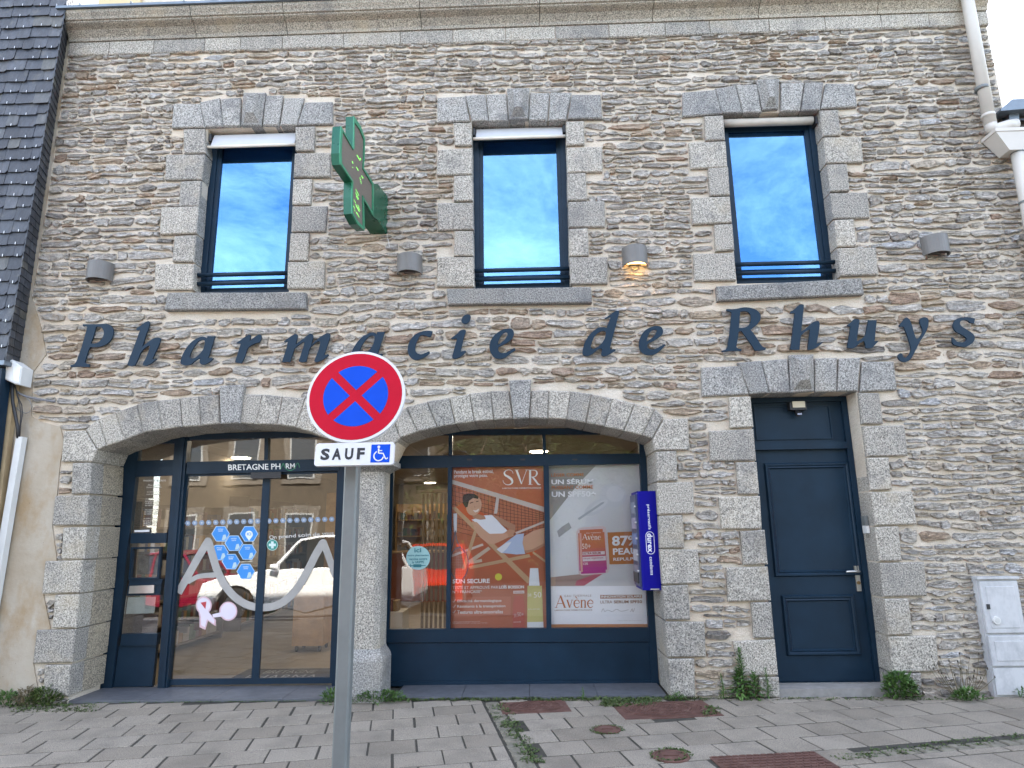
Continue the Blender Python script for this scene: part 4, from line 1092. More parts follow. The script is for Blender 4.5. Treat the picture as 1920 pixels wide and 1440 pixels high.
# ================================================================ shop lettering on the wall
GL = {
'P': (10.105, 120, 590, [(358,185,1),(640,178),(760,172),(850,185),(920,250),(935,340),(910,430),(840,530),(720,595),(590,618),(495,612,1),(455,690),(390,900,1),(430,930),(480,935,1),(470,992,1),(300,985),(125,990,1),(120,960,1),(200,935),(235,880,1),(330,620),(440,235,1),(400,215),(355,218,1)],
      [(605,225,1),(690,232),(745,290),(752,370),(720,450),(650,520),(580,545),(505,545,1),(560,390)]),
'h': (10.105, 120, 590, [(1580,122),(1620,150),(1590,280),(1550,380),(1480,610,1),(1560,540),(1680,455),(1760,435),(1825,450),(1800,560),(1740,690),(1670,845,1),(1760,830,1),(1640,930),(1540,968),(1492,950),(1500,910),(1560,800),(1630,600,1),(1590,590),(1500,660),(1440,740),(1400,840),(1340,960,1),(1270,975),(1200,955,1),(1210,910),(1320,620),(1440,290,1),(1380,290,1),(1360,270,1),(1470,190)], None),
'a': (10.105, 325, 600, [(480,330),(560,312),(615,330),(632,355,1),(650,305,1),(790,305,1),(760,400),(710,560),(660,720,1),(740,715),(755,735,1),(690,790),(590,845),(520,835),(495,780),(510,720,1),(430,760),(330,840),(260,858),(170,850),(135,800),(165,680),(240,540),(350,410)],
      [(480,400),(550,375),(590,390),(595,450),(560,560),(500,640),(400,720),(330,725),(310,690),(340,600),(410,480)]),
'r': (10.105, 325, 600, [(1450,278),(1465,300),(1445,400,1),(1540,320),(1620,275),(1668,290),(1660,370),(1620,425,1),(1530,450),(1430,510),(1390,580),(1350,700),(1290,820,1),(1240,815),(1165,800,1),(1200,690),(1270,470),(1275,445,1),(1200,442,1),(1195,430,1),(1300,360),(1400,290)], None),
'm': (8.727, 515, 600, [(330,228),(375,250),(365,310),(340,400,1),(420,340),(540,245),(590,225),(628,250),(620,320),(595,415,1),(700,310),(820,230),(880,215),(910,240),(890,330),(850,450),(810,570,1),(870,560,1),(885,570,1),(800,640),(690,690),(650,670),(665,620),(720,480),(745,355,1),(700,350),(620,410),(570,470),(540,580),(515,680,1),(450,690),(390,675,1),(410,620),(480,400),(485,365,1),(460,365),(330,460),(300,540),(250,690,1),(180,685),(120,690,1),(130,650),(200,430),(215,345,1),(160,365,1),(150,350,1),(230,290)], None),
'c': (8.348, 755, 580, [(470,345,1),(440,420),(410,430,1),(330,405),(270,415),(220,510),(195,610),(220,680),(290,705),(380,670),(418,655,1),(425,680,1),(350,745),(230,790),(150,775),(95,710),(78,600),(120,480),(200,390),(300,345),(400,332)], None),
'i': (8.348, 755, 580, [(965,315),(990,345),(960,430),(930,560),(905,660,1),(985,645,1),(990,665,1),(910,740),(830,772),(785,765),(778,730),(800,640),(840,500),(840,455,1),(770,468,1),(755,450,1),(850,385),(900,330)], None),
'.': (8.348, 755, 580, [(1010,75),(1060,95),(1060,150),(1030,205),(980,225),(930,205),(918,160),(950,105)], None),
'e': (8.348, 755, 580, [(1690,300),(1735,340),(1740,400),(1700,470),(1620,530),(1500,590,1),(1500,650),(1540,680),(1620,675),(1740,605,1),(1760,612),(1765,640,1),(1690,690),(1580,765),(1460,765),(1390,700),(1358,610),(1375,500),(1440,400),(1540,330),(1620,303)],
      [(1600,360),(1635,365),(1640,400),(1590,480),(1500,550),(1490,530),(1510,470),(1550,400)]),
'd': (10.667, 1080, 570, [(800,135),(850,140),(865,165),(840,270),(780,500),(720,720),(680,905,1),(760,900,1),(795,905),(790,935,1),(700,985),(600,1040),(530,1035),(505,1000),(520,900,1),(450,900),(340,990),(250,1035),(170,1030),(130,990),(140,880),(200,720),(300,580),(430,480),(520,460),(610,475,1),(640,400),(690,270),(680,255,1),(590,300,1),(580,280,1),(700,200)],
      [(500,545),(585,548),(590,620),(560,720),(480,820),(370,890),(310,885),(300,850),(330,740),(390,620)]),
'E': (10.667, 1080, 570, [(1600,437),(1700,455),(1740,520),(1735,590),(1670,660),(1560,730),(1430,800,1),(1430,860),(1470,900),(1560,905),(1660,860),(1730,820,1),(1775,805),(1780,830,1),(1700,920),(1580,1005),(1450,1020),(1330,980),(1270,890),(1262,780),(1290,660),(1370,540),(1480,470)],
      [(1560,515),(1610,520),(1600,580),(1540,660),(1430,740),(1420,710),(1450,620),(1500,540)]),
'R': (9.6, 1345, 560, [(165,185,1),(320,185),(480,155),(600,165),(700,200),(770,270),(780,360),(730,450),(600,560,1),(680,660),(780,820),(830,870),(880,885,1),(865,920,1),(760,935),(680,930,1),(600,810),(450,600),(420,580),(385,600,1),(370,700),(345,870,1),(380,900),(438,905,1),(435,940,1),(250,940),(85,960,1),(80,935,1),(150,915),(180,870,1),(220,620),(255,260,1),(230,235),(165,215,1)],
      [(415,232,1),(500,225),(570,250),(605,320),(600,410),(560,480),(480,520),(390,525,1),(400,380)]),
'H': (9.6, 1345, 560, [(1480,105),(1550,108),(1555,160),(1535,370),(1510,590,1),(1600,530),(1720,425),(1800,400),(1835,420),(1840,500),(1810,700),(1790,800,1),(1895,780,1),(1890,800,1),(1770,890),(1650,920),(1630,890),(1650,720),(1670,560,1),(1640,560),(1530,640),(1500,720),(1480,915,1),(1380,920),(1310,910,1),(1330,800),(1375,420),(1395,265,1),(1320,265,1),(1300,245,1),(1400,180)], None),
'u': (7.245, 1580, 580, [(160,130),(225,140),(225,200),(205,330),(195,430,1),(260,400),(310,350,1),(330,250),(350,145,1),(465,145,1),(450,280),(435,435,1),(490,425,1),(480,440,1),(400,520),(340,528),(312,515),(310,470),(290,430,1),(220,470),(150,528),(90,525),(65,515),(75,440),(100,300),(105,235,1),(70,225,1),(65,210,1),(120,170)], None),
'y': (7.245, 1580, 580, [(860,110),(910,140),(940,210),(970,320),(1000,395,1),(1050,380),(1085,310),(1080,250),(1052,190),(1055,130),(1100,108),(1150,118),(1168,160),(1160,240),(1120,330),(1050,440),(980,580),(930,670),(870,712),(800,705),(755,660),(755,620),(785,595),(815,610),(820,640,1),(850,655),(900,620),(930,540),(910,450),(870,330),(830,240),(785,238),(770,215),(800,180)], None),
's': (7.245, 1580, 580, [(1680,103),(1800,125,1),(1785,190,1),(1730,180),(1700,150),(1640,145),(1598,170),(1605,220),(1680,270),(1770,330),(1797,390),(1770,450),(1700,500),(1640,510),(1540,490),(1495,455),(1488,380,1),(1520,400),(1550,435),(1620,450),(1670,430),(1685,395),(1640,355),(1540,300),(1505,240),(1510,180),(1560,125)], None),
}
LETY = -.062
def shop_letters():
    S = empty('shop_lettering', P(990, 660, LETY), 'navy italic metal letters reading Pharmacie de Rhuys, fixed across the stone wall', 'shop sign')
    def put(ch, dx=0, dy=0, par=None):
        k, ox, oy, out, hole = GL[ch]
        cv = lambda l: [XZ(ox + x / k + dx, oy + y / k + dy, LETY) for x, y in crom(l, 3)]
        m = MB(); m.prism(cv(out), LETY, LETY + .018, holes=[cv(hole)] if hole else ()) if hole else m.prism(cv(out), LETY, LETY + .018)
        o = m.build('letter', NAVYD, par or S)
        pts = cv(out); cx_ = sum(p[0] for p in pts) / len(pts); cz = sum(p[1] for p in pts) / len(pts)
        return o
    for ch in 'Phar': put(ch)
    put('m'); put('a', 318.1, -7.9); put('c'); i_ = put('i'); put('.', par=i_).name = 'letter_dot'; put('e'); put('d'); put('E'); put('R'); put('H'); put('u'); put('y'); put('s')
shop_letters()

# ================================================================ green pharmacy cross
def cross():
    A = P(729, 400, 0.0); dirv = Vector((-.12, -1, 0)).normalized()
    nrm = Vector((-dirv.y, dirv.x, 0)).normalized()
    if nrm.x < 0: nrm = -nrm
    def pl(px, py, off=0.0):
        d = ray(px, py); t = ((A + nrm * off) - CAM).dot(nrm) / d.dot(nrm); return CAM + d * t
    q = lambda l: [pl(600 + x / 5.54, 200 + y / 5.54) for x, y in l]
    out = [(355,98),(425,200),(470,330),(468,480),(460,640),(560,800),(562,960),(556,1135),(457,962),(462,1130),(466,1288),(390,1220),(335,1110),(332,940),(336,780),(216,600),(208,480),(214,330),(222,202),(347,440),(352,300)]
    inn = [(362,165),(415,235),(458,345),(456,480),(448,645),(546,810),(549,960),(545,1092),(445,922),(450,1110),(452,1245),(395,1190),(346,1100),(344,940),(348,775),(232,590),(226,480),(232,345),(240,258),(350,450),(361,430)]
    X = empty('pharmacy_cross', A, 'green pharmacy cross with an LED face, projecting from the wall beside the left window', 'pharmacy sign')
    GRN = plain('green painted metal', (.008, .095, .052), .3, .2, .1, 5)
    GRL = plain('green rim', (.035, .22, .115), .35, .1, .1, 5)
    uu = dirv; th = .085
    def slab(m, pts, a, b, holes=()):
        n = len(pts)
        loops = [pts, *holes]
        fl = [p for l in loops for p in l]
        tri = tessellate_polygon([[Vector(((p - A).dot(uu), p.z, 0)) for p in l] for l in loops])
        N = len(fl); v = [p + nrm * a for p in fl] + [p + nrm * b for p in fl]
        f = [tuple(t) for t in tri] + [tuple(N + i for i in t[::-1]) for t in tri]; o = 0
        for l in loops:
            k = len(l); f += [(o + i, o + (i + 1) % k, N + o + (i + 1) % k, N + o + i) for i in range(k)]; o += k
        m.add(v, f)
    O, I = q(out), q(inn)
    m = MB(); slab(m, O, -th, -.012); m.build('cross_body', GRN, X)
    m = MB(); slab(m, O, -.0115, 0, [I]); m.build('rim', GRL, X)
    mm, nt, b = nmat('led grid'); p = posn(nt, (1, 1, 1))
    wv = nd(nt, 'ShaderNodeTexWave', {'Vector': p, 'Scale': 22.0}, wave_type='BANDS', bands_direction='Z').outputs['Fac']
    wy = nd(nt, 'ShaderNodeTexWave', {'Vector': p, 'Scale': 16.0}, wave_type='BANDS', bands_direction='Y').outputs['Fac']
    c = mixc(nt, mth(nt, 'MULTIPLY', wv, wy), (.10, .082, .065), (.30, .25, .20)); setc(nt, b, c, .5, .4)
    m = MB(); slab(m, I, -.0115, -.010); m.build('led_face', mm, X)
    led = m_emit('green led', (.25, 1.0, .12), .28)
    m = MB(); r = random.Random(4)
    rows = []
    for (x0, y0, dx, dy, n) in ((395,505,34,60,6),(415,510,20,45,5),(345,570,10,24,3),(350,630,4,60,4),(385,620,25,50,5),(430,700,30,50,5),(425,740,25,105,6)):
        for i in range(n):
            if r.random() < .75: rows.append((x0 + dx * i / n, y0 + dy * i / n, 5))
    for k in range(16):
        x0, y0 = 350 + r.uniform(0, 70), 850 + r.uniform(0, 280)
        for i in range(r.randint(2, 7)):
            x, y = x0 + i * 5, y0 + i * 9.5
            if 348 < x < 448 and y < 1090 + (x - 348) * 1.0: rows.append((x, y, 4))
    for x, y, s in rows:
        a = [(x - s * .5, y - s), (x + s * .5, y - s * .4), (x + s * .5, y + s), (x - s * .5, y + s * .4)]
        m.add([p_ + nrm * -.009 for p_ in q(a)], [(0, 1, 2, 3)])
    tag(m.build('led_text', led, X, recalc=False), kind='stuff')
    # bracket box against the wall
    t1 = pl(706, 345); b1 = pl(706, 412)
    def bx(m, pts, a, b): slab(m, pts, a, b)
    m = MB(); slab(m, q([(568,800),(608,800),(720,945),(716,1335),(600,1165),(560,1140)]), -.19, -.01); m.build('bracket', GRN, X)
    m = MB(); slab(m, q([(470,1000),(575,1170),(575,1130),(470,960)]), -.16, -.02); m.build('bracket_arm', GRN, X)
    m = MB()
    pts = [P(600 + x / 5.54, 200 + y / 5.54, -.02) for x, y in ((695,1320),(700,1360),(712,1400),(722,1460))]
    m.tube(pts, .004, 5); m.build('cable', WHITE, X)
cross()

# ================================================================ wall lamps
def lamp(px, py, label, lit=False):
    """half-drum up/down light; px,py = photo position of its middle"""
    c = P(px, py, -.06); w, h, d = .135, .20, .15
    t = empty('wall_lamp', (c.x, 0, c.z), label, 'wall lamp', 'drum wall lamps between the windows')
    n = 16; prof = [(c.x + w * math.cos(math.pi + math.pi * i / n), -.02 + d * math.sin(math.pi + math.pi * i / n) * 1.0) for i in range(n + 1)]
    inn = [(c.x + (w - .012) * math.cos(math.pi + math.pi * i / n), -.02 + (d - .012) * math.sin(math.pi + math.pi * i / n)) for i in range(n + 1)]
    m = MB(); N = n + 1
    v = [(x, y, c.z - h / 2) for x, y in prof] + [(x, y, c.z + h / 2) for x, y in prof] + [(x, y, c.z - h / 2) for x, y in inn] + [(x, y, c.z + h / 2) for x, y in inn]
    f = []
    for i in range(n):
        f += [(i, i + 1, N + i + 1, N + i), (2 * N + i, 2 * N + i + 1, 3 * N + i + 1, 3 * N + i), (i, i + 1, 2 * N + i + 1, 2 * N + i), (N + i, N + i + 1, 3 * N + i + 1, 3 * N + i)]
    m.add(v, f); m.build('housing', LAMPM, t)
    m = MB(); m.add([(x, y, c.z - h / 2 + .03) for x, y in inn] + [(x, y, c.z - h / 2 + .036) for x, y in inn], [tuple(range(N)), tuple(range(N, 2 * N))] + [(i, i + 1, N + i + 1, N + i) for i in range(n)])
    m.build('lamp_glass', m_emit('lit lamp glass', (1, .62, .22), .7) if lit else flat((.06, .055, .05)), t)
    m = MB(); m.add([(x, y, c.z + h / 2 - .012) for x, y in inn] + [(x, y, c.z + h / 2 - .006) for x, y in inn], [tuple(range(N)), tuple(range(N, 2 * N))] + [(i, i + 1, N + i + 1, N + i) for i in range(n)]); m.build('top_cover', LAMPM, t)
    m = MB(); m.box(c.x - .06, c.x + .06, -.03, .01, c.z - .08, c.z + .08); m.build('back_plate', LAMPM, t)
    if lit:
        l = bpy.data.lights.new('lamp light', 'SPOT'); l.energy = .6; l.spot_size = math.radians(110); l.spot_blend = .6; l.color = (1, .58, .2); l.shadow_soft_size = .02
        o = bpy.data.objects.new('lamp_light', l); COL.objects.link(o); o.location = (c.x, -.075, c.z - h / 2 + .01)
lamp(186, 510, 'grey drum wall lamp left of the left window, above the letter P')
lamp(767, 496, 'grey drum wall lamp left of the middle window, beside the pharmacy cross')
lamp(1191, 481, 'lit drum wall lamp right of the middle window, with a warm glow on the stones', True)
lamp(1755, 461, 'grey drum wall lamp at the right of the right window, above the letter y')

# ================================================================ no stopping sign
def traffic_sign():
    Y = -2.4; c = P(667, 742, Y); rad = (P(758.5, 742, Y) - P(575, 742, Y)).length / 2
    base = P(654, 900, Y + .04); lean = math.radians(11)
    S = empty('traffic_sign', (base.x, Y + .04, 0), 'round red and blue no stopping sign over a white SAUF plate on a grey pole', 'road sign')
    ux = Vector((1, 0, 0)); uz = Vector((0, math.sin(lean), math.cos(lean))); nn = Vector((0, -math.cos(lean), math.sin(lean)))
    RED = plain('sign red', (.40, .002, .018), .5, 0, .05, 8, spec=.12); BLU = plain('sign blue', (.0015, .055, .45), .5, 0, .05, 8, spec=.12); WHT = plain('sign white', (.57, .57, .58), .5, 0, .04, 8, spec=.2)
    at = lambda x, z, o=0: c + ux * x + uz * z + nn * o
    def sl(name, pts, o0, o1, mat, par):
        n = len(pts); m = MB()
        m.add([at(x, z, o1) for x, z in pts] + [at(x, z, o0) for x, z in pts], [(i, (i + 1) % n, n + (i + 1) % n, n + i) for i in range(n)] + capfaces(pts, 0) + capfaces(pts, n))
        return m.build(name, mat, par)
    circ = lambda r, n=56, a0=0, a1=2 * math.pi: [(r * math.cos(a0 + (a1 - a0) * i / n), r * math.sin(a0 + (a1 - a0) * i / n)) for i in range(n)]
    d = sl('sign_disc', circ(rad), -.028, .0, WHT, S)
    b_ = sl('disc_back', circ(rad * .985), -.034, -.0285, plain('sign back', (.06, .07, .08), .5), d)
    sl('red_field', circ(rad * .945), .0002, .0016, RED, d)
    ri = rad * .665; hw = rad * .082
    for k in range(4):
        a = math.radians(45 + 90 * k) + .0; off = math.asin(hw / ri)
        A0 = a - math.radians(90) + off; A1 = a - off
        arc = [(ri * math.cos(A0 + (A1 - A0) * i / 14), ri * math.sin(A0 + (A1 - A0) * i / 14)) for i in range(15)]
        m_ = math.radians(45) ; bis = (A0 + A1) / 2; ap = hw * math.sqrt(2)
        pts = [(ap * math.cos(bis), ap * math.sin(bis))] + arc
        big = [(x * 1.0, z * 1.0) for x, z in pts]
        sl('blue_field', inset(big, rad * .006), .0018, .0030, BLU, d)
        sl('dark_edge', big, .00165, .00178, flat((.05, .02, .06)), d)
    # supplementary plate
    pc = P(664.5, 851, Y); w = (P(737, 851, Y) - P(592, 851, Y)).length / 2; h = w * .295
    zofs = (pc - c).dot(uz); xofs = (pc - c).x
    # keep the plate in the disc's plane
    d_ = ray(664.5, 851); t = (c - CAM).dot(nn) / d_.dot(nn); q = CAM + d_ * t; xofs, zofs = (q - c).x, (q - c).dot(uz)
    rr = .018; pts = []
    for sx, sz, a in ((1, 1, 0), (-1, 1, 90), (-1, -1, 180), (1, -1, 270)):
        for i in range(5):
            an = math.radians(a + 90 * i / 4); pts.append((xofs + sx * (w - rr) + rr * math.cos(an), zofs + sz * (h - rr) + rr * math.sin(an)))
    pl = sl('supplementary_plate', pts, -.028, 0, WHT, S)
    bx0, bx1 = xofs + w * .42, xofs + w * .90; bz = h * .80
    sl('blue_square', [(bx0, zofs - bz), (bx1, zofs - bz), (bx1, zofs + bz), (bx0, zofs + bz)], .0003, .0015, BLU, pl)
    for ch, f0, f1 in (('S', .072, .187), ('A', .218, .336), ('U', .380, .486), ('F', .533, .630)):
        T3(ch, at(xofs - w + 2 * w * f0, zofs - h * .51, .0012), ux * (2 * w * (f1 - f0)), uz * (h * 1.03), (.012, .012, .014), pl, 'letter', .045)
    s = h * .78; ox = (bx0 + bx1) / 2; oz = zofs
    def icon(pts, wd):
        L, R = ribbon2([(ox + x * s, oz + z * s) for x, z in pts], wd * s, 5)
        sl('wheelchair_symbol', [tuple(a) for a in L] + [tuple(a) for a in R[::-1]], .0016, .0026, WHT, pl)
    sl('wheelchair_symbol', [(ox - .22 * s + x, oz + .74 * s + z) for x, z in circ(.15 * s, 16)], .0016, .0026, WHT, pl)
    icon([(-.22, .55), (-.2, .0)], .16); icon([(-.2, .02), (.3, -.02)], .14); icon([(.28, .03), (.62, -.62), (.85, -.52)], .13); icon([(-.2, .32), (.18, .3)], .10)
    icon([(-.42, .22), (-.68, -.15), (-.6, -.6), (-.2, -.84), (.2, -.70), (.36, -.40)], .13)
    # pole and clamps
    wpx = (P(676, 900, Y).x - P(650, 900, Y).x); hp = wpx / 2
    ztop = at(0, rad * .6).z
    def polebox(m, z0, z1):
        k = hp * .25; pr = [(-hp, -hp + k), (-hp + k, -hp), (hp - k, -hp), (hp, -hp + k), (hp, hp - k), (hp - k, hp), (-hp + k, hp), (-hp, hp - k)]
        n = 8; xo = lambda z: base.x - (base.z - z) * .004
        m.add([(xo(z) + x, Y + .12 + y, z) for z in (z0, z1) for x, y in pr], [(i, (i + 1) % n, n + (i + 1) % n, n + i) for i in range(n)] + [tuple(range(n)), tuple(range(n, 2 * n))])
    m = MB(); polebox(m, 0, ztop); m.build('pole', GREYM, S)
    for z in (0.25, -.45):
        a = at(0, rad * z, -.03)
        m = MB(); m.box(base.x - hp * 1.4, base.x + hp * 1.4, min(a.y, Y + .10), Y + .12 + hp * 1.2, a.z - .02, a.z + .02); m.build('clamp', GREYM, S)
    a = at(xofs, zofs, -.03); m = MB(); m.box(base.x - hp * 1.4, base.x + hp * 1.4, min(a.y, Y + .07), Y + .12 + hp * 1.2, a.z - .018, a.z + .018); m.build('clamp', GREYM, S)
traffic_sign()

# ================================================================ posters behind the display glass
YP = YS + .062
def fp(par, name, polys, col, layer, k, ox, oy, rough=.5):
    """flat print: photo outlines on the poster sheet"""
    Y = YP - layer * .0006
    m = MB()
    for i, pts in enumerate(polys): m.prism([XZ(ox + p[0] / k, oy + p[1] / k, Y) for p in pts], Y - i * .00012, Y + .0004 - i * .00012)
    return m.build(name, flat(col, rough), par)
def strokes(par, name, paths, w, col, layer, k, ox, oy, sub=4):
    Y = YP - layer * .0006; m = MB()
    for pts in paths:
        ww = w
        L, R = ribbon2(pts, ww, sub); l = [XZ(ox + p.x / k, oy + p.y / k, Y) for p in L]; r_ = [XZ(ox + p.x / k, oy + p.y / k, Y) for p in R]
        n = len(l); m.add([(x, Y, z) for x, z in l] + [(x, Y, z) for x, z in r_], [(i, i + 1, n + i + 1, n + i) for i in range(n - 1)])
    return m.build(name, flat(col), par, recalc=False)
def ell(cx_, cy, rx, ry, n=18, rot=0): 
    c, s = math.cos(rot), math.sin(rot)
    return [(cx_ + rx * math.cos(2 * math.pi * i / n) * c - ry * math.sin(2 * math.pi * i / n) * s, cy + rx * math.cos(2 * math.pi * i / n) * s + ry * math.sin(2 * math.pi * i / n) * c) for i in range(n)]
def poster_tennis():
    k, ox, oy = 4.365, 840, 860
    p = P(935, 1100, YP)
    S = empty('poster', (p.x, YP, P(935, 1180, YP).z), 'terracotta sun cream poster of a woman resting in a deck chair by a tennis net', 'poster', 'posters in the display window')
    TER = (.41, .125, .06)
    m = MB(); m.prism([XZ(ox + x / k, oy + y / k, YP) for x, y in [(26,66),(780,62),(806,1390),(10,1394)]], YP, YP + .004); m.build('sheet', flat(TER), S)
    A = lambda n, polys, col, l: fp(S, n, polys, col, l, k, ox, oy)
    A('court', [[(24,610),(788,590),(804,1388),(14,1392)]], (.37, .10, .045), 1)
    A('back_wall', [[(560,260),(784,262),(785,395),(560,330)]], (.42, .115, .045), 1)
    # net
    net = []
    for i in range(26):
        x = 28 + i * 30; y0 = 200 + (x - 28) * .30; net.append([(x, y0), (x + 4, y0 + 120), (x + 2, min(y0 + 330, 640))])
    for j in range(11): net.append([(26, 225 + j * 36), (400, 330 + j * 33), (788, 450 + j * 14)])
    strokes(S, 'net_mesh', net, 3.2, (.05, .028, .022), 2, k, ox, oy, 2)
    A('net_band', [[(28,170),(785,395),(785,436),(28,205)], [(398,300),(422,300),(402,450),(376,450)]], (.50, .44, .40), 3)
    A('court_line', [[(550,602),(788,508),(788,526),(560,618)], [(22,788),(282,694),(292,710),(22,810)]], (.55, .45, .40), 3)
    # chair
    WD = (.46, .30, .17)
    A('chair_fabric', [[(48,402),(130,358),(330,470),(260,560),(205,580)], [(640,775),(735,728),(722,760),(684,796)]], (.50, .085, .02), 4)
    A('chair_frame', [[(28,400),(62,392),(690,1000),(650,1022)], [(212,588),(236,600),(142,905),(112,912)], [(170,880),(666,780),(676,806),(180,905)], [(700,760),(798,830),(794,850),(690,772)]], WD, 5)
    A('chair_rope', [[(150,845),(330,720),(350,740),(170,870)], [(185,840),(275,820),(280,845),(190,862)]], (.50, .40, .30), 4)
    # woman
    SK, SKD = (.53, .31, .205), (.38, .195, .12)
    A('player_legs', [[(615,640),(700,590),(788,566),(790,712),(700,760),(640,772),(608,720)]], SK, 6)
    A('player_legs', [[(640,772),(700,760),(790,712),(790,690),(690,742),(625,752)]], SKD, 7)
    A('player_shorts', [[(400,745),(480,680),(560,620),(622,612),(610,690),(632,780),(560,784),(480,775),(436,772)]], (.40, .47, .62), 7)
    A('player_shorts', [[(398,742),(470,690),(520,680),(480,740),(440,774)]], (.66, .67, .70), 8)
    A('player_arm', [[(335,452),(400,470),(470,505),(552,545),(548,600),(500,575),(430,530),(370,500)]], SKD, 6)
    A('player_top', [[(192,500),(240,486),(300,464),(360,462),(400,500),(440,545),(490,592),(440,618),(370,628),(320,612),(262,560),(225,520)]], (.68, .70, .74), 8)
    A('player_arm', [[(196,512),(238,520),(290,575),(340,615),(460,612),(500,598),(530,610),(540,630),(500,642),(420,680),(370,702),(320,690),(260,640),(215,580)]], SK, 9)
    A('player_hand', [[(470,600),(500,578),(540,585),(548,600),(520,640),(500,646),(486,620)]], (.48, .25, .15), 10)
    A('player_neck', [[(196,450),(250,455),(300,470),(310,495),(262,500),(205,486)]], SKD, 9)
    A('player_face', [ell(212, 385, 62, 82, 20, .25)], SK, 10)
    A('player_hair', [[(118,330),(128,296),(165,284),(215,288),(250,312),(246,330),(205,322),(172,345),(160,395),(142,400),(124,370)]], (.035, .022, .016), 11)
    A('player_face', [[(176,362),(206,352),(208,358),(178,369)], [(228,350),(250,344),(251,350),(230,356)]], (.05, .03, .025), 12)
    A('player_face', [[(203,420),(228,424),(256,408),(246,432),(222,440)]], (.70, .62, .58), 12)
    A('player_face', [[(214,385),(226,398),(216,403)]], SKD, 12)
    # racket, ball
    strokes(S, 'racket', [[(60,590),(40,690),(28,740)], [(60,590),(80,690),(140,770)], ell(90, 860, 76, 132, 16)[:] + [ell(90, 860, 76, 132, 16)[0]]], 8, (.10, .12, .17), 6, k, ox, oy)
    strokes(S, 'racket_strings', [[(40 + i * 16, 745), (40 + i * 16, 975)] for i in range(8)] + [[(22, 760 + j * 22), (160, 760 + j * 22)] for j in range(10)], 1.6, (.45, .25, .18), 5, k, ox, oy, 1)
    A('racket_handle', [[(44,450),(74,448),(71,602),(48,602)]], (.60, .62, .66), 6)
    A('tennis_ball', [ell(413, 968, 29, 29)], (.58, .56, .06), 6)
    # products
    A('spray_bottle', [[(548,1120),(612,1120),(630,1190),(628,1386),(530,1386),(530,1190)]], (.40, .07, .045), 6)
    A('spray_bottle', [[(650,1040),(768,1040),(780,1335),(648,1338)]], (.50, .46, .17), 6)
    A('spray_bottle', [[(672,896),(738,896),(750,1040),(662,1040)], [(648,1338),(780,1335),(782,1386),(648,1388)]], (.66, .69, .72), 7)
    A('text_panel', [[(22,1132),(515,1128),(512,1278),(22,1284)]], (.42, .13, .07), 6)
    tx = lambda b, x0, y0, x1, y1, h, col=(.74, .72, .70), bold=.0, sp=1.0: T(b, (ox + x0 / k, oy + y0 / k), (ox + x1 / k, oy + y1 / k), h / k, YP - .009, col, S, 'lettering', bold, sp)
    tx('Pendant le break estival,', 50, 128, 372, 122, 34, bold=.012); tx('protégez votre peau.', 50, 162, 325, 157, 34, bold=.012)
    tx('LABORATOIRE DERMATOLOGIQUE', 445, 250, 762, 246, 13, bold=.01)
    tx('SUN SECURE', 38, 1022, 342, 1018, 36, (.80, .80, .80), .03)
    tx('TESTÉ ET APPROUVÉ PAR', 38, 1068, 410, 1064, 30, bold=.002); tx('LOÏS BOISSON', 418, 1064, 622, 1062, 30, (.80, .80, .80), .03)
    tx('N°1 FRANÇAISE*', 38, 1108, 278, 1104, 30, bold=.002)
    for i, s in enumerate(('Efficacité dermatologique', 'Résistants à la transpiration', 'Textures ultra-sensorielles')):
        tx(s, 76, 1182 + i * 44, (438, 470, 450)[i], 1178 + i * 44, 28, bold=.014)
        strokes(S, 'tick', [[(38, 1166 + i * 44), (46, 1176 + i * 44), (62, 1152 + i * 44)]], 4, (.75, .72, .70), 12, k, ox, oy, 1)
    A('badge', [[(534,1082),(624,1080),(624,1102),(534,1104)]], (.74, .72, .72), 8)
    T('NOUVEAU', (ox + 540 / k, oy + 1099 / k), (ox + 618 / k, oy + 1097 / k), 12 / k, YP - .0092, (.30, .05, .04), S, 'lettering', .02)
    tx('SVR', 540, 1300, 562, 1299, 30, (.62, .45, .40)); tx('50+', 568, 1292, 620, 1290, 34, (.62, .45, .40)); tx('50', 702, 1138, 764, 1136, 46, (.72, .70, .60)); tx('SVR', 652, 1130, 684, 1130, 26, (.72, .70, .60))
    tx('SUN SECURE', 656, 1238, 750, 1236, 10, (.72, .70, .60)); tx('SUN SECURE', 536, 1342, 596, 1340, 10, (.7, .6, .55))
    tx('Testé sous contrôle dermatologique. Laboratoire SVR', 36, 1342, 262, 1338, 9, (.6, .5, .45)); tx('Voir conditions en pharmacie - protection solaire très haute', 36, 1352, 322, 1349, 9, (.6, .5, .45))
    # SVR in thick-and-thin strokes
    W = (.76, .75, .73)
    def var(paths):
        Y = YP - 12 * .0006
        for pts, ws in paths:
            L, R = ribbon2(pts, ws, 5); m = MB(); strip(m, [XZ(ox + a.x / k, oy + a.y / k, Y) for a in L], [XZ(ox + a.x / k, oy + a.y / k, Y) for a in R], Y, .0004); m.build('lettering', flat(W), S)
    var([([(534,122),(520,98),(490,92),(464,108),(466,132),(495,150),(520,170),(526,195),(505,212),(478,212),(456,196),(450,175)], [3,4,5,9,14,19,19,14,8,5,4,3]),
         ([(560,92),(580,145),(602,208)], [16,16,8]), ([(602,208),(622,150),(644,92)], [4,4,4]), ([(546,92),(582,92)], 3), ([(632,92),(658,92)], 3),
         ([(672,92),(672,212)], 17), ([(656,92),(690,92)], 3), ([(656,212),(692,212)], 3), ([(676,94),(715,96),(728,120),(712,146),(676,150)], [4,7,15,7,4]), ([(692,150),(718,182),(738,208),(758,212)], [14,15,13,4])])
poster_tennis()
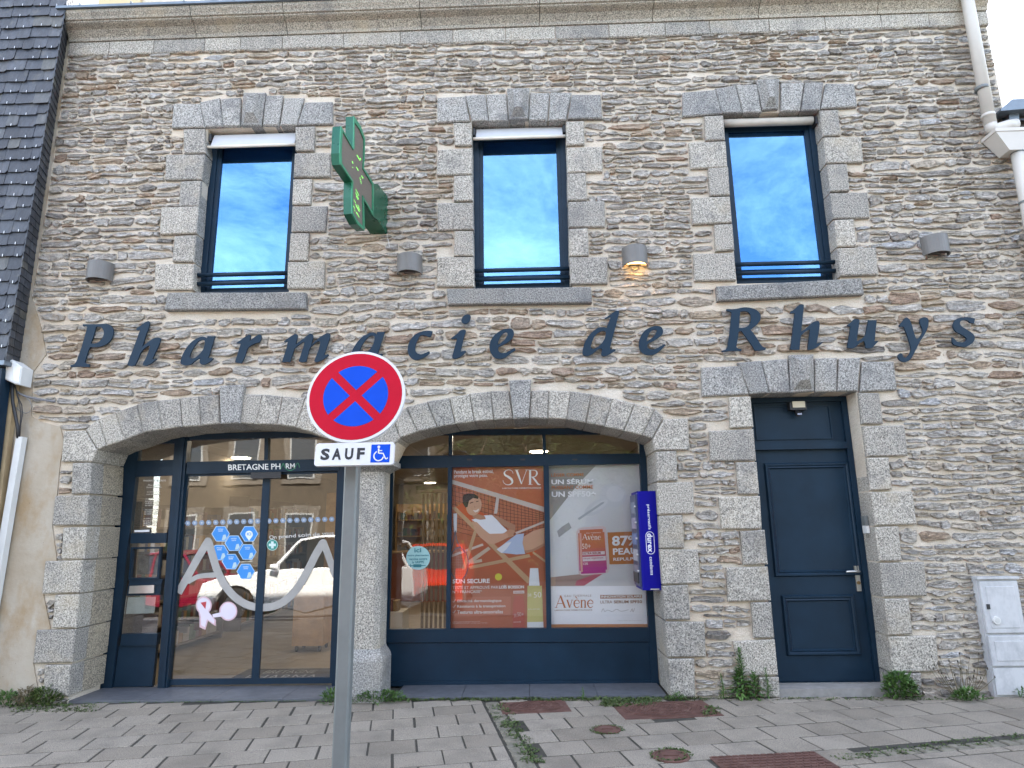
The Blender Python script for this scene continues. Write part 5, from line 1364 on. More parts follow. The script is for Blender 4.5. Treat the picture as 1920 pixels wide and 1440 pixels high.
def poster_serum():
    k, ox, oy = 3.6, 720, 800
    p = P(1125, 1100, YP)
    S = empty('poster', (p.x, YP, P(1125, 1178, YP).z), 'pale grey serum poster with a red dropper bottle and a white lower band', 'poster', 'posters in the display window')
    m = MB(); m.prism([XZ(ox + x / k, oy + y / k, YP) for x, y in [(1084,260),(1728,252),(1792,1362),(1116,1364)]], YP, YP + .004)
    gm, nt, b = nmat('grey print'); g = nd(nt, 'ShaderNodeNewGeometry'); sx = nd(nt, 'ShaderNodeSeparateXYZ', {0: g.outputs['Position']})
    c = ramp(nt, nz(nt, posn(nt, (1, 1, .5)), .9, 2), [(.35, (.48, .485, .49)), (.6, (.60, .61, .62))]); setc(nt, b, c, .5)
    m.build('sheet', gm, S)
    A = lambda n, polys, col, l: fp(S, n, polys, col, l, k, ox, oy)
    A('shadow_print', [[(1086,270),(1430,262),(1300,400),(1112,640)]], (.26, .25, .235), 1)
    A('splash', [ell(1545, 465, 92, 82, 20, .3), ell(1440, 540, 100, 42, 20, -.55)], (.50, .515, .54), 2)
    A('splash', [ell(1560, 455, 60, 54, 18, .3), ell(1450, 535, 70, 24, 18, -.55)], (.55, .56, .585), 3)
    A('pipette', [[(1302,622),(1470,510),(1490,506),(1480,520),(1312,634)]], (.34, .36, .38), 4)
    A('dropper', [[(1168,705),(1200,676),(1300,612),(1322,640),(1228,712),(1180,748)]], (.30, .30, .31), 4)
    A('dropper', [[(1245,640),(1300,608),(1326,644),(1270,690)]], (.60, .60, .61), 5)
    A('shelf_print', [[(1114,1018),(1420,985),(1400,1040),(1320,1074),(1118,1076)]], (.30, .21, .18), 2)
    A('shelf_print', [[(1300,1040),(1440,990),(1490,985),(1350,1074),(1290,1074)]], (.42, .10, .14), 3)
    A('serum_bottle', [[(1366,612),(1444,608),(1446,662),(1490,676),(1502,700),(1298,704),(1310,684),(1366,664)]], (.54, .55, .57), 4)
    A('serum_bottle', [[(1312,690),(1340,680),(1480,670),(1498,682),(1510,830),(1522,960),(1512,986),(1480,994),(1340,1003),(1314,994),(1304,836),(1298,712)]], (.56, .44, .44), 4.5)
    for i in range(14):
        f0, f1 = i / 14, (i + 1) / 14; y0, y1 = 690 + 296 * f0, 690 + 296 * f1; in0 = 8 if i not in (0, 13) else 18
        xl, xr = 1302 + 10 * f0 + in0, 1494 + 22 * f0 - in0
        e = max(0, min(1, (f0 - .35) / .5)); c_ = tuple(a_ * (1 - e) + b_ * e for a_, b_ in zip((.46, .13, .055), (.40, .035, .22)))
        A('serum_bottle', [[(xl, y0 + 8), (xr, y0), (xr + 1, y1), (xl + 1, y1 + 8)]], c_, 5)
    A('serum_bottle', [[(1318,720),(1332,718),(1342,980),(1328,982)]], (.58, .30, .26), 6)
    A('bottle_label', [[(1340,846),(1490,840),(1490,862),(1340,868)], [(1340,880),(1496,872),(1498,902),(1342,910)]], (.62, .56, .58), 7)
    A('orange_box', [[(1508,714),(1712,706),(1730,925),(1522,930)]], (.42, .155, .04), 4)
    A('white_band', [[(1118,1078),(1778,1074),(1790,1332),(1122,1334)]], (.72, .74, .78), 4)
    A('orange_band', [[(1122,1334),(1790,1332),(1792,1361),(1124,1363)]], (.44, .175, .06), 4)
    OR = (.50, .17, .05); WH = (.76, .77, .78); BR = (.26, .09, .03)
    tx = lambda b, x0, y0, x1, y1, h, col=WH, bold=.0, sp=1.0: T(b, (ox + x0 / k, oy + y0 / k), (ox + x1 / k, oy + y1 / k), h / k, YP - .009, col, S, 'lettering', bold, sp)
    tx('LÉGER COMME', 1130, 338, 1350, 334, 26, OR, .012); tx('UN SÉRUM', 1130, 390, 1414, 386, 40, WH, .032); tx('PUISSANT COMME', 1132, 424, 1412, 419, 24, OR, .012); tx('UN SPF50+', 1132, 476, 1430, 472, 38, WH, .032)
    tx('87%', 1540, 806, 1722, 800, 68, WH, .03); tx('PEAU', 1546, 866, 1712, 860, 44, WH, .03); tx('REPULPÉE', 1548, 906, 1722, 901, 26, WH, .02)
    tx('50+', 1338, 826, 1395, 824, 36, (.74, .66, .62)); tx('ULTRA SERUM', 1344, 864, 1462, 860, 16, (.30, .06, .05), .02); tx('sérum régénérant', 1346, 898, 1480, 892, 13, (.35, .08, .10), .01); tx('12%', 1344, 934, 1378, 932, 16, (.7, .6, .6), .02)
    tx('EAU THERMALE', 1366, 722, 1462, 718, 7, (.7, .62, .58))
    tx('EAU THERMALE', 1220, 1150, 1400, 1147, 14, (.30, .20, .15), .0, 1.3); tx('LABORATOIRE DERMATOLOGIQUE', 1152, 1246, 1406, 1243, 11, (.24, .13, .08), .01)
    A('badge', [[(1460,1136),(1742,1134),(1742,1158),(1460,1161)]], BR, 6); tx('INNOVATION SOLAIRE', 1466, 1156, 1738, 1153, 17, WH, .022)
    tx('ULTRA', 1460, 1194, 1540, 1193, 20, (.24, .12, .07), .0); tx('SERUM SPF50', 1552, 1193, 1742, 1191, 20, (.24, .12, .07), .025)
    strokes(S, 'signature', [[(1468,1250),(1480,1228),(1490,1248),(1510,1238),(1540,1248),(1570,1232),(1600,1246),(1650,1236)], [(1664,1250),(1676,1228),(1680,1252),(1692,1226)]], 2.5, (.22, .20, .20), 8, k, ox, oy)
    tx('Protection UVB UVA - usage externe - laboratoires', 1578, 1312, 1742, 1310, 5, (.3, .3, .32))
    def serif(x, y, s, col, base=0):
        """Avène drawn with thick and thin strokes; s = cap height"""
        Y = YP - 13 * .0006
        def v(pts, ws):
            L, R = ribbon2([(x + a * s, y - b * s) for a, b in pts], [w * s for w in ws] if isinstance(ws, list) else ws * s, 5); m = MB()
            strip(m, [XZ(ox + a.x / k, oy + a.y / k, Y) for a in L], [XZ(ox + a.x / k, oy + a.y / k, Y) for a in R], Y, .0004); m.build('lettering', flat(col), S)
        v([(.06, 0), (.44, 1.0)], .045); v([(.42, 1.0), (.80, 0)], .14); v([(.2, .34), (.66, .34)], .05); v([(-.04, .01), (.18, .01)], .035); v([(.68, .01), (.92, .01)], .035)
        o = .95; v([(o + .04, .64), (o + .24, .0)], .12); v([(o + .24, .0), (o + .44, .64)], .045); v([(o - .03, .63), (o + .14, .63)], .035); v([(o + .36, .63), (o + .52, .63)], .035)
        for o, acc in ((1.50, 1), (2.62, 0)):
            v([(o + .06, .36), (o + .46, .36), (o + .44, .54), (o + .28, .64), (o + .10, .52), (o + .05, .30), (o + .16, .06), (o + .32, .01), (o + .48, .12)], [.04, .04, .07, .05, .10, .11, .08, .06, .03])
            if acc: v([(o + .16, .92), (o + .32, .74)], [.10, .03])
        o = 2.06; v([(o + .10, .64), (o + .10, .0)], .11); v([(o + .12, .50), (o + .26, .62), (o + .38, .56), (o + .40, .40), (o + .40, .0)], [.04, .06, .09, .11, .11]); v([(o - .0, .01), (o + .2, .01)], .035); v([(o + .30, .01), (o + .50, .01)], .035)
    serif(1156, 1222, 82, (.42, .125, .03)); serif(1338, 764, 40, (.76, .70, .66))
poster_serum()

# ================================================================ stickers on the glass
YG = YS + .018 - .0012      # just in front of the sliding leaves' glass
def sticker_poly(par, name, pts, col, Y, mat=None, th=.0008):
    m = MB(); m.prism([XZ(x, y, Y) for x, y in pts], Y, Y + th); return m.build(name, mat or flat(col), par)
YD = YS + .029
def stickers():
    hexp = lambda x, y, r: [(x + r * math.cos(math.pi / 3 * i), y + r * .96 * math.sin(math.pi / 3 * i)) for i in range(6)]
    BL = (.035, .24, .64)
    H = empty('hexagon_sticker', P(445, 1080, YD), 'cluster of seven blue hexagon stickers on the left sliding door', 'sticker')
    cs = [(413.6, 1001, ['CE POLE', 'SANTE']), (467, 1001, None), (438.3, 1018.5, ['UN POLE', 'ANALYSE']), (411.5, 1036, ['POLE', 'MATERIEL']), (464, 1035, ['UN POLE', 'OPTIQUE']), (433, 1053, ['UN POLE', 'BEBE']), (460.7, 1071.5, ['UN POLE', 'AUDITION'])]
    for x, y, t in cs:
        o = sticker_poly(H, 'hexagon', hexp(x, y, 17.2), (.42, .58, .74), YD)
        sticker_poly(o, 'blue_field', hexp(x, y, 15.8), BL, YD - .001)
        if t:
            T(t[0], (x - 5, y - 7.5), (x + 5, y - 7.7), 2.2, YD - .0016, (.62, .72, .82), o, 'lettering', .02); T(t[1], (x - 4, y - 4.2), (x + 4, y - 4.4), 2.2, YD - .0016, (.62, .72, .82), o, 'lettering', .02)
            sticker_poly(o, 'picture', [(x + 2, y + 12), (x + 5, y + 2), (x + 9, y + 1), (x + 11, y + 7), (x + 7, y + 12)], (.42, .56, .60), YD - .0015)
        else:
            sticker_poly(o, 'map_pin', [(x + 7 * math.cos(math.radians(a)), y + 1 - 7 * math.sin(math.radians(a))) for a in range(-30, 211, 20)] + [(x, y + 13)], (.72, .78, .84), YD - .0015)
            T('ICI', (x - 4, y + 3), (x + 4, y + 3), 5.5, YD - .002, BL, o, 'lettering', .03)
    # big grey wave logo
    W = empty('logo_sticker', P(490, 1140, YD), 'large grey wave of two joined peaks stuck across both sliding doors', 'sticker')
    gm = plain('grey vinyl', (.36, .345, .325), .6)
    lay = [0]
    def rib(pts, w, sub=6):
        L, R = ribbon2(pts, w, sub); n = len(L); m = MB(); lay[0] += 1; yy = YD - .002 - lay[0] * .00013
        strip(m, [XZ(a.x, a.y, yy) for a in L], [XZ(a.x, a.y, yy) for a in R], yy, .0006); m.build('stroke', gm, W)
    rib([(334, 1112), (350, 1084), (370, 1048), (389, 1016)], 14)
    rib([(391, 1016), (397, 1036), (406, 1066), (420, 1095), (440, 1119), (464, 1134), (490, 1139), (518, 1135), (542, 1120), (562, 1096), (580, 1064), (592, 1040), (605, 1018)], 14.5)
    rib([(607, 1019), (615, 1040), (622, 1060), (629, 1080)], 13)
    for x, y in ((390, 1015), (606, 1018)):
        m = MB(); m.prism([XZ(a, b, YD - .0022) for a, b in ell(x, y, 7.4, 7.4, 18)], YD - .00307, YD - .00241); m.build('rounded_tip', gm, W)
    rib([(352, 1092), (372, 1081), (404, 1078)], [8, 9, 10])
    # row of small hexagon dots
    D = empty('dot_strip', P(480, 978, YD), 'row of small grey hexagon dots across both sliding doors', 'sticker')
    for i in range(21):
        x = 352 + i * 13.1 + (8 if i > 10 else 0); y = 981 - i * .38
        if x > 632: break
        o = sticker_poly(D, 'hexagon_dot', hexp(x, y, 5.4), (.24, .30, .40), YD); sticker_poly(o, 'dot_mark', hexp(x, y, 2.0), (.45, .50, .56), YD - .001)
    G_ = empty('green_cross_sticker', P(510.6, 1032, YD), 'small round turquoise sticker with a white cross on the right sliding door', 'sticker')
    o = sticker_poly(G_, 'disc', ell(510.6, 1021.7, 10.6, 10.6, 22), (.45, .60, .55), YD); sticker_poly(o, 'ring', ell(510.6, 1021.7, 9.4, 9.4, 22), (.02, .24, .20), YD - .001)
    x, y = 510.6, 1021.7; a, b = 2.4, 6.6
    sticker_poly(o, 'cross', [(x-a,y-b),(x+a,y-b),(x+a,y-a),(x+b,y-a),(x+b,y+a),(x+a,y+a),(x+a,y+b),(x-a,y+b),(x-a,y+a),(x-b,y+a),(x-b,y-a),(x-a,y-a)], (.60, .72, .68), YD - .002)
    t = empty('slogan_lettering', P(560, 1010, YD), 'white slogan On prend soin de vous lettered on the right sliding door', 'lettering')
    for w_, xa, xb in (('On', 505, 519), ('prend', 523, 555), ('soin', 559, 583), ('de', 587, 600), ('vous', 604, 626)):
        yl = lambda x: 1011 - (x - 505) * .066 + (2 if w_ == 'prend' else 0)
        T(w_, (xa, yl(xa)), (xb, yl(xb)), {'On': 7, 'prend': 9, 'soin': 7, 'de': 7, 'vous': 5.4}[w_], YD, (.55, .53, .50), t, 'word', .012)
    for i, (cx_, cy, lab) in enumerate(((382, 1136, 'pink and white ribbon sticker low on the left sliding door'), (428, 1146, 'pale pink round bow sticker beside the ribbon sticker on the left sliding door'))):
        R = empty('ribbon_sticker', P(cx_, cy + 20, YD), lab, 'sticker')
        PK, PL = (.62, .42, .46), (.68, .62, .70)
        if i == 0:
            o = sticker_poly(R, 'outline', [(cx_ + 15 * math.cos(math.radians(a)), cy - 1 - 17 * math.sin(math.radians(a))) for a in range(-50, 231, 20)] + [(cx_ - 8, cy + 22), (cx_ - 8, cy + 40), (cx_ + 3, cy + 45), (cx_ + 8, cy + 28), (cx_ + 22, cy + 38), (cx_ + 23, cy + 27)], PK, YD)
            sticker_poly(R, 'ribbon', [(cx_ + 12.5 * math.cos(math.radians(a)), cy - 1 - 14 * math.sin(math.radians(a))) for a in range(-50, 231, 20)] + [(cx_ - 5, cy + 21), (cx_ - 5, cy + 36), (cx_ + 2, cy + 40), (cx_ + 6, cy + 25), (cx_ + 19, cy + 33), (cx_ + 20, cy + 27)], PL, YD - .001)
            sticker_poly(R, 'red_mark', [(cx_ - 6, cy - 6), (cx_ + 5, cy - 8), (cx_ + 3, cy + 6)], (.45, .04, .05), YD - .002)
        else:
            o = sticker_poly(R, 'outline', ell(cx_, cy, 17, 18, 20), PK, YD); sticker_poly(R, 'ribbon', ell(cx_, cy, 14.5, 15.5, 20), PL, YD - .001); sticker_poly(R, 'ribbon_tail', [(cx_ - 30, cy + 6), (cx_ - 14, cy + 2), (cx_ - 12, cy + 10), (cx_ - 28, cy + 12)], PL, YD - .001)
    # round vaccine sticker on the left display pane
    V = empty('round_sticker', P(784, 1068, YD), 'pale teal round vaccine sticker on the left pane of the display window', 'sticker')
    o = sticker_poly(V, 'disc', ell(784, 1046, 22.5, 22.5, 30), (.30, .50, .50), YD)
    tq = (.02, .15, .18)
    for s, x0, x1, y, h in (('ici', 777, 790, 1036, 8), ('votre pharmacien', 764, 804, 1044, 4.4), ('vaccine contre', 767, 801, 1050.5, 4.4), ('la GRIPPE', 773, 795, 1056.5, 4.6)): T(s, (x0, y), (x1, y - .5), h, YD - .0016, tq, V, 'lettering', .025)
    sticker_poly(V, 'syringe', [(775,1058),(790,1058),(790,1059.5),(798,1060),(798,1061),(790,1061.5),(790,1063.5),(775,1063.5),(775,1061.6),(770,1061.6),(770,1064),(768.8,1064),(768.8,1057.5),(770,1057.5),(770,1060),(775,1060)], tq, YD - .002)
stickers()

# ================================================================ condom vending machine
def vending():
    Yf, Yb = .04, .44
    tl, tr, br, bl = P(1194, 921, Yf), P(1231, 920, Yf), P(1242, 1107, Yf), P(1206, 1107, Yf)
    x0 = (tl.x + bl.x) / 2; x1 = (tr.x + br.x) / 2; z0 = bl.z; z1 = tl.z
    VB = plain('blue enamel', (.0035, .0025, .19), .45, 0, .05, 6, spec=.15)
    t = empty('vending_machine', (x0, Yb, z0), 'blue wall vending machine beside the display window, marked préservatifs condoms', 'vending machine')
    q = inset([(x0, Yf), (x1, Yf), (x1, Yb), (x0, Yb)], .0); m = MB()
    e = .012
    prof = [(x0 + e, Yf), (x1 - e, Yf), (x1, Yf + e), (x1, Yb), (x0, Yb), (x0, Yf + e)]; n = 6
    m.add([(x, y, z) for z in (z0, z1) for x, y in prof], [(i, (i + 1) % n, n + (i + 1) % n, n + i) for i in range(n)] + [tuple(range(n)), tuple(range(n, 2 * n))])
    m.build('case', VB, t)
    # front with product windows faces left
    sl_ = plain('machine front', (.055, .07, .13), .4, .2)
    m = MB(); m.box(x0 - .018, x0 - .001, Yf + .03, Yb - .02, z0 + .03, z1 - .03); fr = m.build('front_plate', sl_, t)
    r = random.Random(2)
    for i in range(5):
        za = z1 - .10 - i * .155
        m = MB(); m.box(x0 - .026, x0 - .0185, Yf + .06, Yb - .08, za - .11, za); m.build('product_window', flat(((.18, .2, .26), (.25, .22, .3), (.12, .16, .3), (.3, .3, .34), (.16, .16, .2))[i]), fr)
        m = MB(); m.tube([(x0 - .018, Yf + .045, za - .05), (x0 - .034, Yf + .045, za - .05)], .010, 10); m.build('knob', STEEL, fr)
    m = MB(); m.box(x0 - .03, x0 - .0185, Yf + .05, Yb - .06, z0 + .06, z0 + .16); m.build('tray', BLACKM, fr)
    # lettering reads downwards
    W = x1 - x0; xc = (x0 + x1) / 2; H = z1 - z0; y = Yf - .0012
    wc = (.72, .72, .76)
    def down(s, za, zb_, h, bold=.012, cxo=0): T3(s, (xc + cxo - h / 2, y, za), (0, 0, zb_ - za), (h, 0, 0), wc, t, 'lettering', bold, 1.08)
    top = lambda f: z1 - H * f
    down('préservatifs', top(.14), top(.395), W * .19, .012, W * .02); down('durex', top(.435), top(.625), W * .28, .03, W * .02); down('condoms', top(.67), top(.85), W * .17, .012, W * .02)
    rr = W * .22; pts = []
    for a in range(0, 181, 20): pts.append((xc + W * .02 + rr * math.cos(math.radians(a)), top(.415) - rr * 0 + rr * math.sin(math.radians(a)) - rr))
    for a in range(180, 361, 20): pts.append((xc + W * .02 + rr * math.cos(math.radians(a)), top(.645) + rr + rr * math.sin(math.radians(a))))
    m = MB(); m.prism(pts, y, y + .0006, holes=[inset(pts, .005)]); m.build('logo_outline', flat(wc), t)
    m = MB(); m.box(xc - W * .1, xc + W * .34, y, y + .001, z0 + .005, z0 + .014); m.build('name_plate', flat((.45, .42, .30)), t)
vending()
# ================================================================ slate-hung house on the left
def slate_house():
    YN = -.25
    p0, p1 = P(125, 0, YN), P(12, 660, YN)
    H = empty('slate_house', (p0.x - 1, YN, 0), 'neighbouring house hung with dark blue grey slates over a navy shopfront, at the left end', 'house')
    zlo = P(10, 676, YN).z; zhi = P(125, -80, YN).z
    ex = lambda z: p0.x + (p1.x - p0.x) * (p0.z - z) / (p0.z - p1.z)      # right edge of the slate face
    r = random.Random(6)
    q0, q1 = P(128, 60, 0), P(37, 677, 0)
    rx = lambda zz: q0.x + (q1.x - q0.x) * (q0.z - zz) / (q0.z - q1.z)
    xl = p0.x - 3.0
    m = MB(); m.hexa([(xl, YN + .03, zlo), (ex(zlo) - .01, YN + .03, zlo), (ex(zhi) - .01, YN + .03, zhi), (xl, YN + .03, zhi)], [(xl, .0, zlo), (rx(zlo) - .015, .0, zlo), (rx(zhi) - .015, .0, zhi), (xl, .0, zhi)])
    m.build('wall', BLACKM, H)
    rowh = .142; k = 0; z = zlo
    while z < zhi:
        x = ex(z) - .004; first = True; cnt = 0
        off = r.uniform(0, .1)
        while x > ex(z) - 1.15:
            w = r.uniform(.13, .24) if not first else r.uniform(.09, .2)
            first = False
            hgt = rowh * 1.55; y0 = YN + r.uniform(-.004, .004); j = r.uniform(-.012, .012)
            a = x - w + .003; xb = x
            dx = (ex(z + hgt) - ex(z)) if xb > ex(z) - .01 else 0
            c = r.uniform(.006, .03)
            pts = [(a + c * .4, z + j), (xb - c, z + j + r.uniform(-.006, .006)), (xb, z + j + c), (xb + dx, z + hgt), (a + dx * .0, z + hgt), (a, z + j + c * .6)]
            mm = MB(); n = len(pts); th = .008
            yy = lambda zz: y0 + (zz - z) / hgt * .026
            mm.add([(q, yy(s) - th, s) for q, s in pts] + [(q, yy(s), s) for q, s in pts], [(i, (i + 1) % n, n + (i + 1) % n, n + i) for i in range(n)] + [tuple(range(n)), tuple(range(n, 2 * n))], min(1, max(0, r.gauss(.45, .25))))
            s = mm.build('slate', MSL, H)
            if r.random() < .6:
                hk = MB(); hx = (a + xb) / 2; hk.box(hx - .003, hx + .003, y0 - th - .006, y0 - th - .001, z + j - .006, z + j + .022); hk.build('slate_hook', STEEL, s)
            x -= w
        z += rowh
    # slates of the return, facing right
    z = zlo; rh = .085
    xr = lambda zz: XZ(128 + (37 - 128) * 0, 60, 0)[0]
    q0, q1 = P(128, 60, 0), P(37, 677, 0)
    rx = lambda zz: q0.x + (q1.x - q0.x) * (q0.z - zz) / (q0.z - q1.z)
    while z < zhi:
        ys = [YN - .004, YN + .11 + r.uniform(-.03, .03), -.002]
        for a, b in zip(ys, ys[1:]):
            hgt = rh * 1.5; g = .002
            f = lambda y, zz: ex(zz) + (rx(zz) - ex(zz)) * (y - YN) / (-YN)
            j = r.uniform(-.004, .004)
            pts = [(a + g, z + j), (b - g, z + j), (b - g, z + hgt), (a + g, z + hgt)]
            o_ = lambda s: .012 - (s - z) / hgt * .012
            mm = MB(); mm.hexa([(f(y, s) + o_(s), y, s) for y, s in pts], [(f(y, s) + o_(s) - .008, y, s) for y, s in pts], min(1, max(0, r.gauss(.55, .25)))); mm.build('slate', MSL, H)
        z += rh
    # underside flashing, fascia and shopfront
    m = MB(); m.box(xl, ex(zlo) + .02, YN - .03, .0, zlo - .05, zlo - .004); m.build('flashing', ZINC, H)
    pt = lambda x, y: XZ(x, y, YN + .02)
    m = MB(); a = P(24, 760, YN + .02).x; b = P(2, 870, YN + .02)
    m.prism([pt(-300, 700), pt(4, 690), (P(8, 800, YN + .02).x, 0.0), (P(-300, 900, YN + .02).x, 0.0)], YN + .02, -.1); m.build('shop_pilaster', NAVY, H)
    m = MB(); m.prism([XZ(-100, 700, -.08), XZ(33, 690, -.08), (XZ(14, 900, -.08)[0], 0), (XZ(-100, 900, -.08)[0], 0)], -.08, -.02); m.build('shop_return', plain('ochre return', (.44, .33, .19), .85, 0, .15, 3), H)
slate_house()
def cables():
    # white junction box, black cables and white conduit
    Yb = -.12; a = P(26, 698, Yb)
    t = empty('junction_box', a, 'white plastic junction box under the corner of the slates', 'junction box')
    m = MB(); q = [XZ(x, y, Yb - .06) for x, y in [(10,676),(22,674),(41,688),(36,721),(27,720),(8,711)]]
    c0 = P(10, 676, Yb); m.prism(q, Yb - .06, -.02, .012); m.build('cover', WHITE, t)
    m = MB(); q2 = inset([XZ(x, y, Yb - .062) for x, y in [(22,677),(40,689),(36,718),(25,713)]], .006); m.prism(q2, Yb - .064, Yb - .058); m.build('lid', plain('lid plastic', (.70, .71, .70), .5), t)
    def cab(lab, pts, rr, mat, Y=-.09, cat='cable', grp=None):
        m = MB(); m.tube([P(x, y, Y) for x, y in pts], rr, 8); o = m.build('cable' if cat == 'cable' else 'conduit', mat, None, smooth=True); tag(o, lab, cat, grp)
    cab('thick black cable running from the junction box into the white conduit', [(24,715),(23,735),(24,755),(29,780),(33,800),(34,822)], .016, BLACKM)
    cab('thin black cable hanging in a bow beside the thick one', [(28,722),(34,745),(41,760),(42,775),(39,795),(37,822)], .005, BLACKM)
    cab('thin black cable between the thick one and the bow', [(28,724),(32,742),(37,758),(39,775),(37,800),(36,822)], .004, BLACKM)
    cab('grey cable sheath running right from the junction box across the stones', [(28,730),(36,738),(50,744),(75,749),(103,753)], .011, plain('grey sheath', (.16, .16, .17), .6), -.06)
    cab('thin grey cable looping below the grey sheath', [(34,738),(46,742),(56,752),(60,763),(56,772),(48,775),(38,771),(30,764)], .006, plain('loop sheath', (.22, .21, .19), .6), -.06)
    m = MB(); ct = P(35, 821, -.10); cb = P(-3, 1150, -.10)
    a, b = P(30, 819, -.10), P(42, 819, -.10); w = b.x - a.x
    m.hexa([(a.x, -.10, a.z), (b.x, -.10, a.z), (b.x - .05, -.10, 0), (a.x - .05, -.10, 0)], [(a.x, -.03, a.z), (b.x, -.03, a.z), (b.x - .05, -.03, 0), (a.x - .05, -.03, 0)])
    tag(m.build('conduit', WHITE, None), 'white plastic conduit up the left end of the wall', 'conduit')
cables()

# ================================================================ lower house continuing at the right end
def right_house():
    H = empty('neighbouring_house', (XR + .5, 0, 0), 'lower stone house joined to the right end of the pharmacy', 'house')
    m = MB(); m.box(XR + .001, XRR, 0, .45, -.05, ZNB); m.build('mortar_wall', MM, H)
    tag(NB_STONES.build('rubble_stones', MR, H, recalc=False), kind='stuff')
    m = MB(); m.hexa([(XR + .03, -.1, ZNB + .02), (XRR, -.1, ZNB + .02), (XRR, 4, ZNB + 1.6), (XR + .03, 4, ZNB + 1.6)], [(XR + .03, -.1, ZNB - .0), (XRR, -.1, ZNB - .0), (XRR, 4, ZNB + 1.5), (XR + .03, 4, ZNB + 1.5)])
    m.build('roof', MSL, H)
    # zinc end of the gutter
    m = MB(); a = P(1874, 208, -.2); q = [XZ(x, y, -.16) for x, y in [(1872,208),(1893,190),(1990,186),(1990,202),(1872,212)]]
    m.prism(q, -.20, -.04); m.build('zinc_cap', ZINC, H)
    m = MB(); q = [XZ(x, y, -.1) for x, y in [(1889,205),(1908,204),(1909,236),(1891,236)]]; m.prism(q, -.12, .05); m.build('zinc_post', ZINC, H)
    m = MB(); q = [XZ(x, y, -.05) for x, y in [(1908,203),(1995,201),(1995,240),(1908,240)]]; m.prism(q, -.04, .1); m.build('eaves_board', plain('dark eaves', (.06, .05, .045), .8), H)
right_house()
def downpipe():
    Y = -.14; ax = P(1814, 0, Y); bx = P(1857, 235, Y)
    t = empty('downpipe', (bx.x, 0, bx.z), 'pale plastic rainwater downpipe with a hopper at the top right corner', 'downpipe')
    r = (P(1868, 225, Y) - P(1846, 225, Y)).length / 2
    m = MB(); dv = (ax - bx); m.tube([ax + dv * .4, ax, bx], r, 16); m.build('upper_pipe', PVC, t, smooth=True)
    m = MB(); m.tube([P(x, y, Y) for x, y in [(1857,234),(1859,240),(1865,243),(1874,241),(1890,236),(1905,234)]], r * 1.02, 14); m.build('elbow', PVC, t, smooth=True)
    for x, y, e in ((1841, 167, 1.12), (1853, 218, 1.10)):
        c = P(x, y, Y); d = dv.normalized(); m = MB(); m.tube([c - d * .018, c + d * .018], r * e, 16); m.build('pipe_collar', PVC if y > 200 else GREYM, t, smooth=True)
    m = MB()
    top = [P(x, y, Y - .10) for x, y in [(1865,252),(1884,236)]]
    zt, zb_ = P(1890, 237, Y - .1).z, P(1892, 278, Y - .1).z
    xa = P(1866, 250, Y - .1).x; xc = P(1920, 260, Y).x
    T_ = [(xa + .02, Y - .09), (xa + .42, Y - .09), (xa + .42, Y + .12), (xa + .02, Y + .12)]; B_ = [(xa + .14, Y - .07), (xa + .33, Y - .07), (xa + .33, Y + .09), (xa + .14, Y + .09)]
    m.hexa([(x, y, zb_) for x, y in B_], [(x, y, zt - .05) for x, y in T_]); m.build('hopper', PVC, t)
    m = MB(); m.box(xa + .012, xa + .428, Y - .098, Y + .128, zt - .049, zt - .01); m.build('hopper_rim', PVC, t)
    m = MB(); a = P(1906, 276, Y); b = P(1927, 390, Y); m.tube([a + Vector((0, 0, .03)), b, b + (b - a) * 8], r * 1.05, 16); m.build('lower_pipe', PVC, t, smooth=True)
    for x, y in ((1909, 287), (1925, 380)):
        c = P(x, y, Y); d = (b - a).normalized(); m = MB(); m.tube([c - d * .012, c + d * .012], r * 1.15, 16); m.build('pipe_clip', GREYM, t)
downpipe()
def chimney():
    Y = 9.0
    cr = plain('cream render', (.52, .42, .25), .9, 0, .06, 1); wh = plain('white render', (.78, .75, .70), .9, 0, .05, 1)
    a, b = P(182, 60, Y), P(262, -60, Y); a2 = P(345, 60, Y)
    t = empty('cream_house', (a.x, Y, 0), 'cream rendered house end rising behind the cornice at the left', 'house')
    l = P(128, 0, Y).x
    m = MB(); m.box(l - 3, a.x, Y, Y + 5, 0, b.z); m.build('white_wall', wh, t)
    m = MB(); m.box(a.x + .002, b.x + .2, Y - .1, Y + 5, 0, b.z); m.build('cream_wall', cr, t)
    m = MB(); m.box(b.x + .203, a2.x, Y, Y + 5, 0, b.z); m.build('stone_quoin_wall', plain('tan stone', (.52, .46, .36), .9, 0, .2, 6), t)
    m = MB(); m.box(l - 3.2, a2.x + .2, Y - .2, Y + 5.2, b.z + .001, b.z + .3); m.build('roof', MSL, t)
chimney()

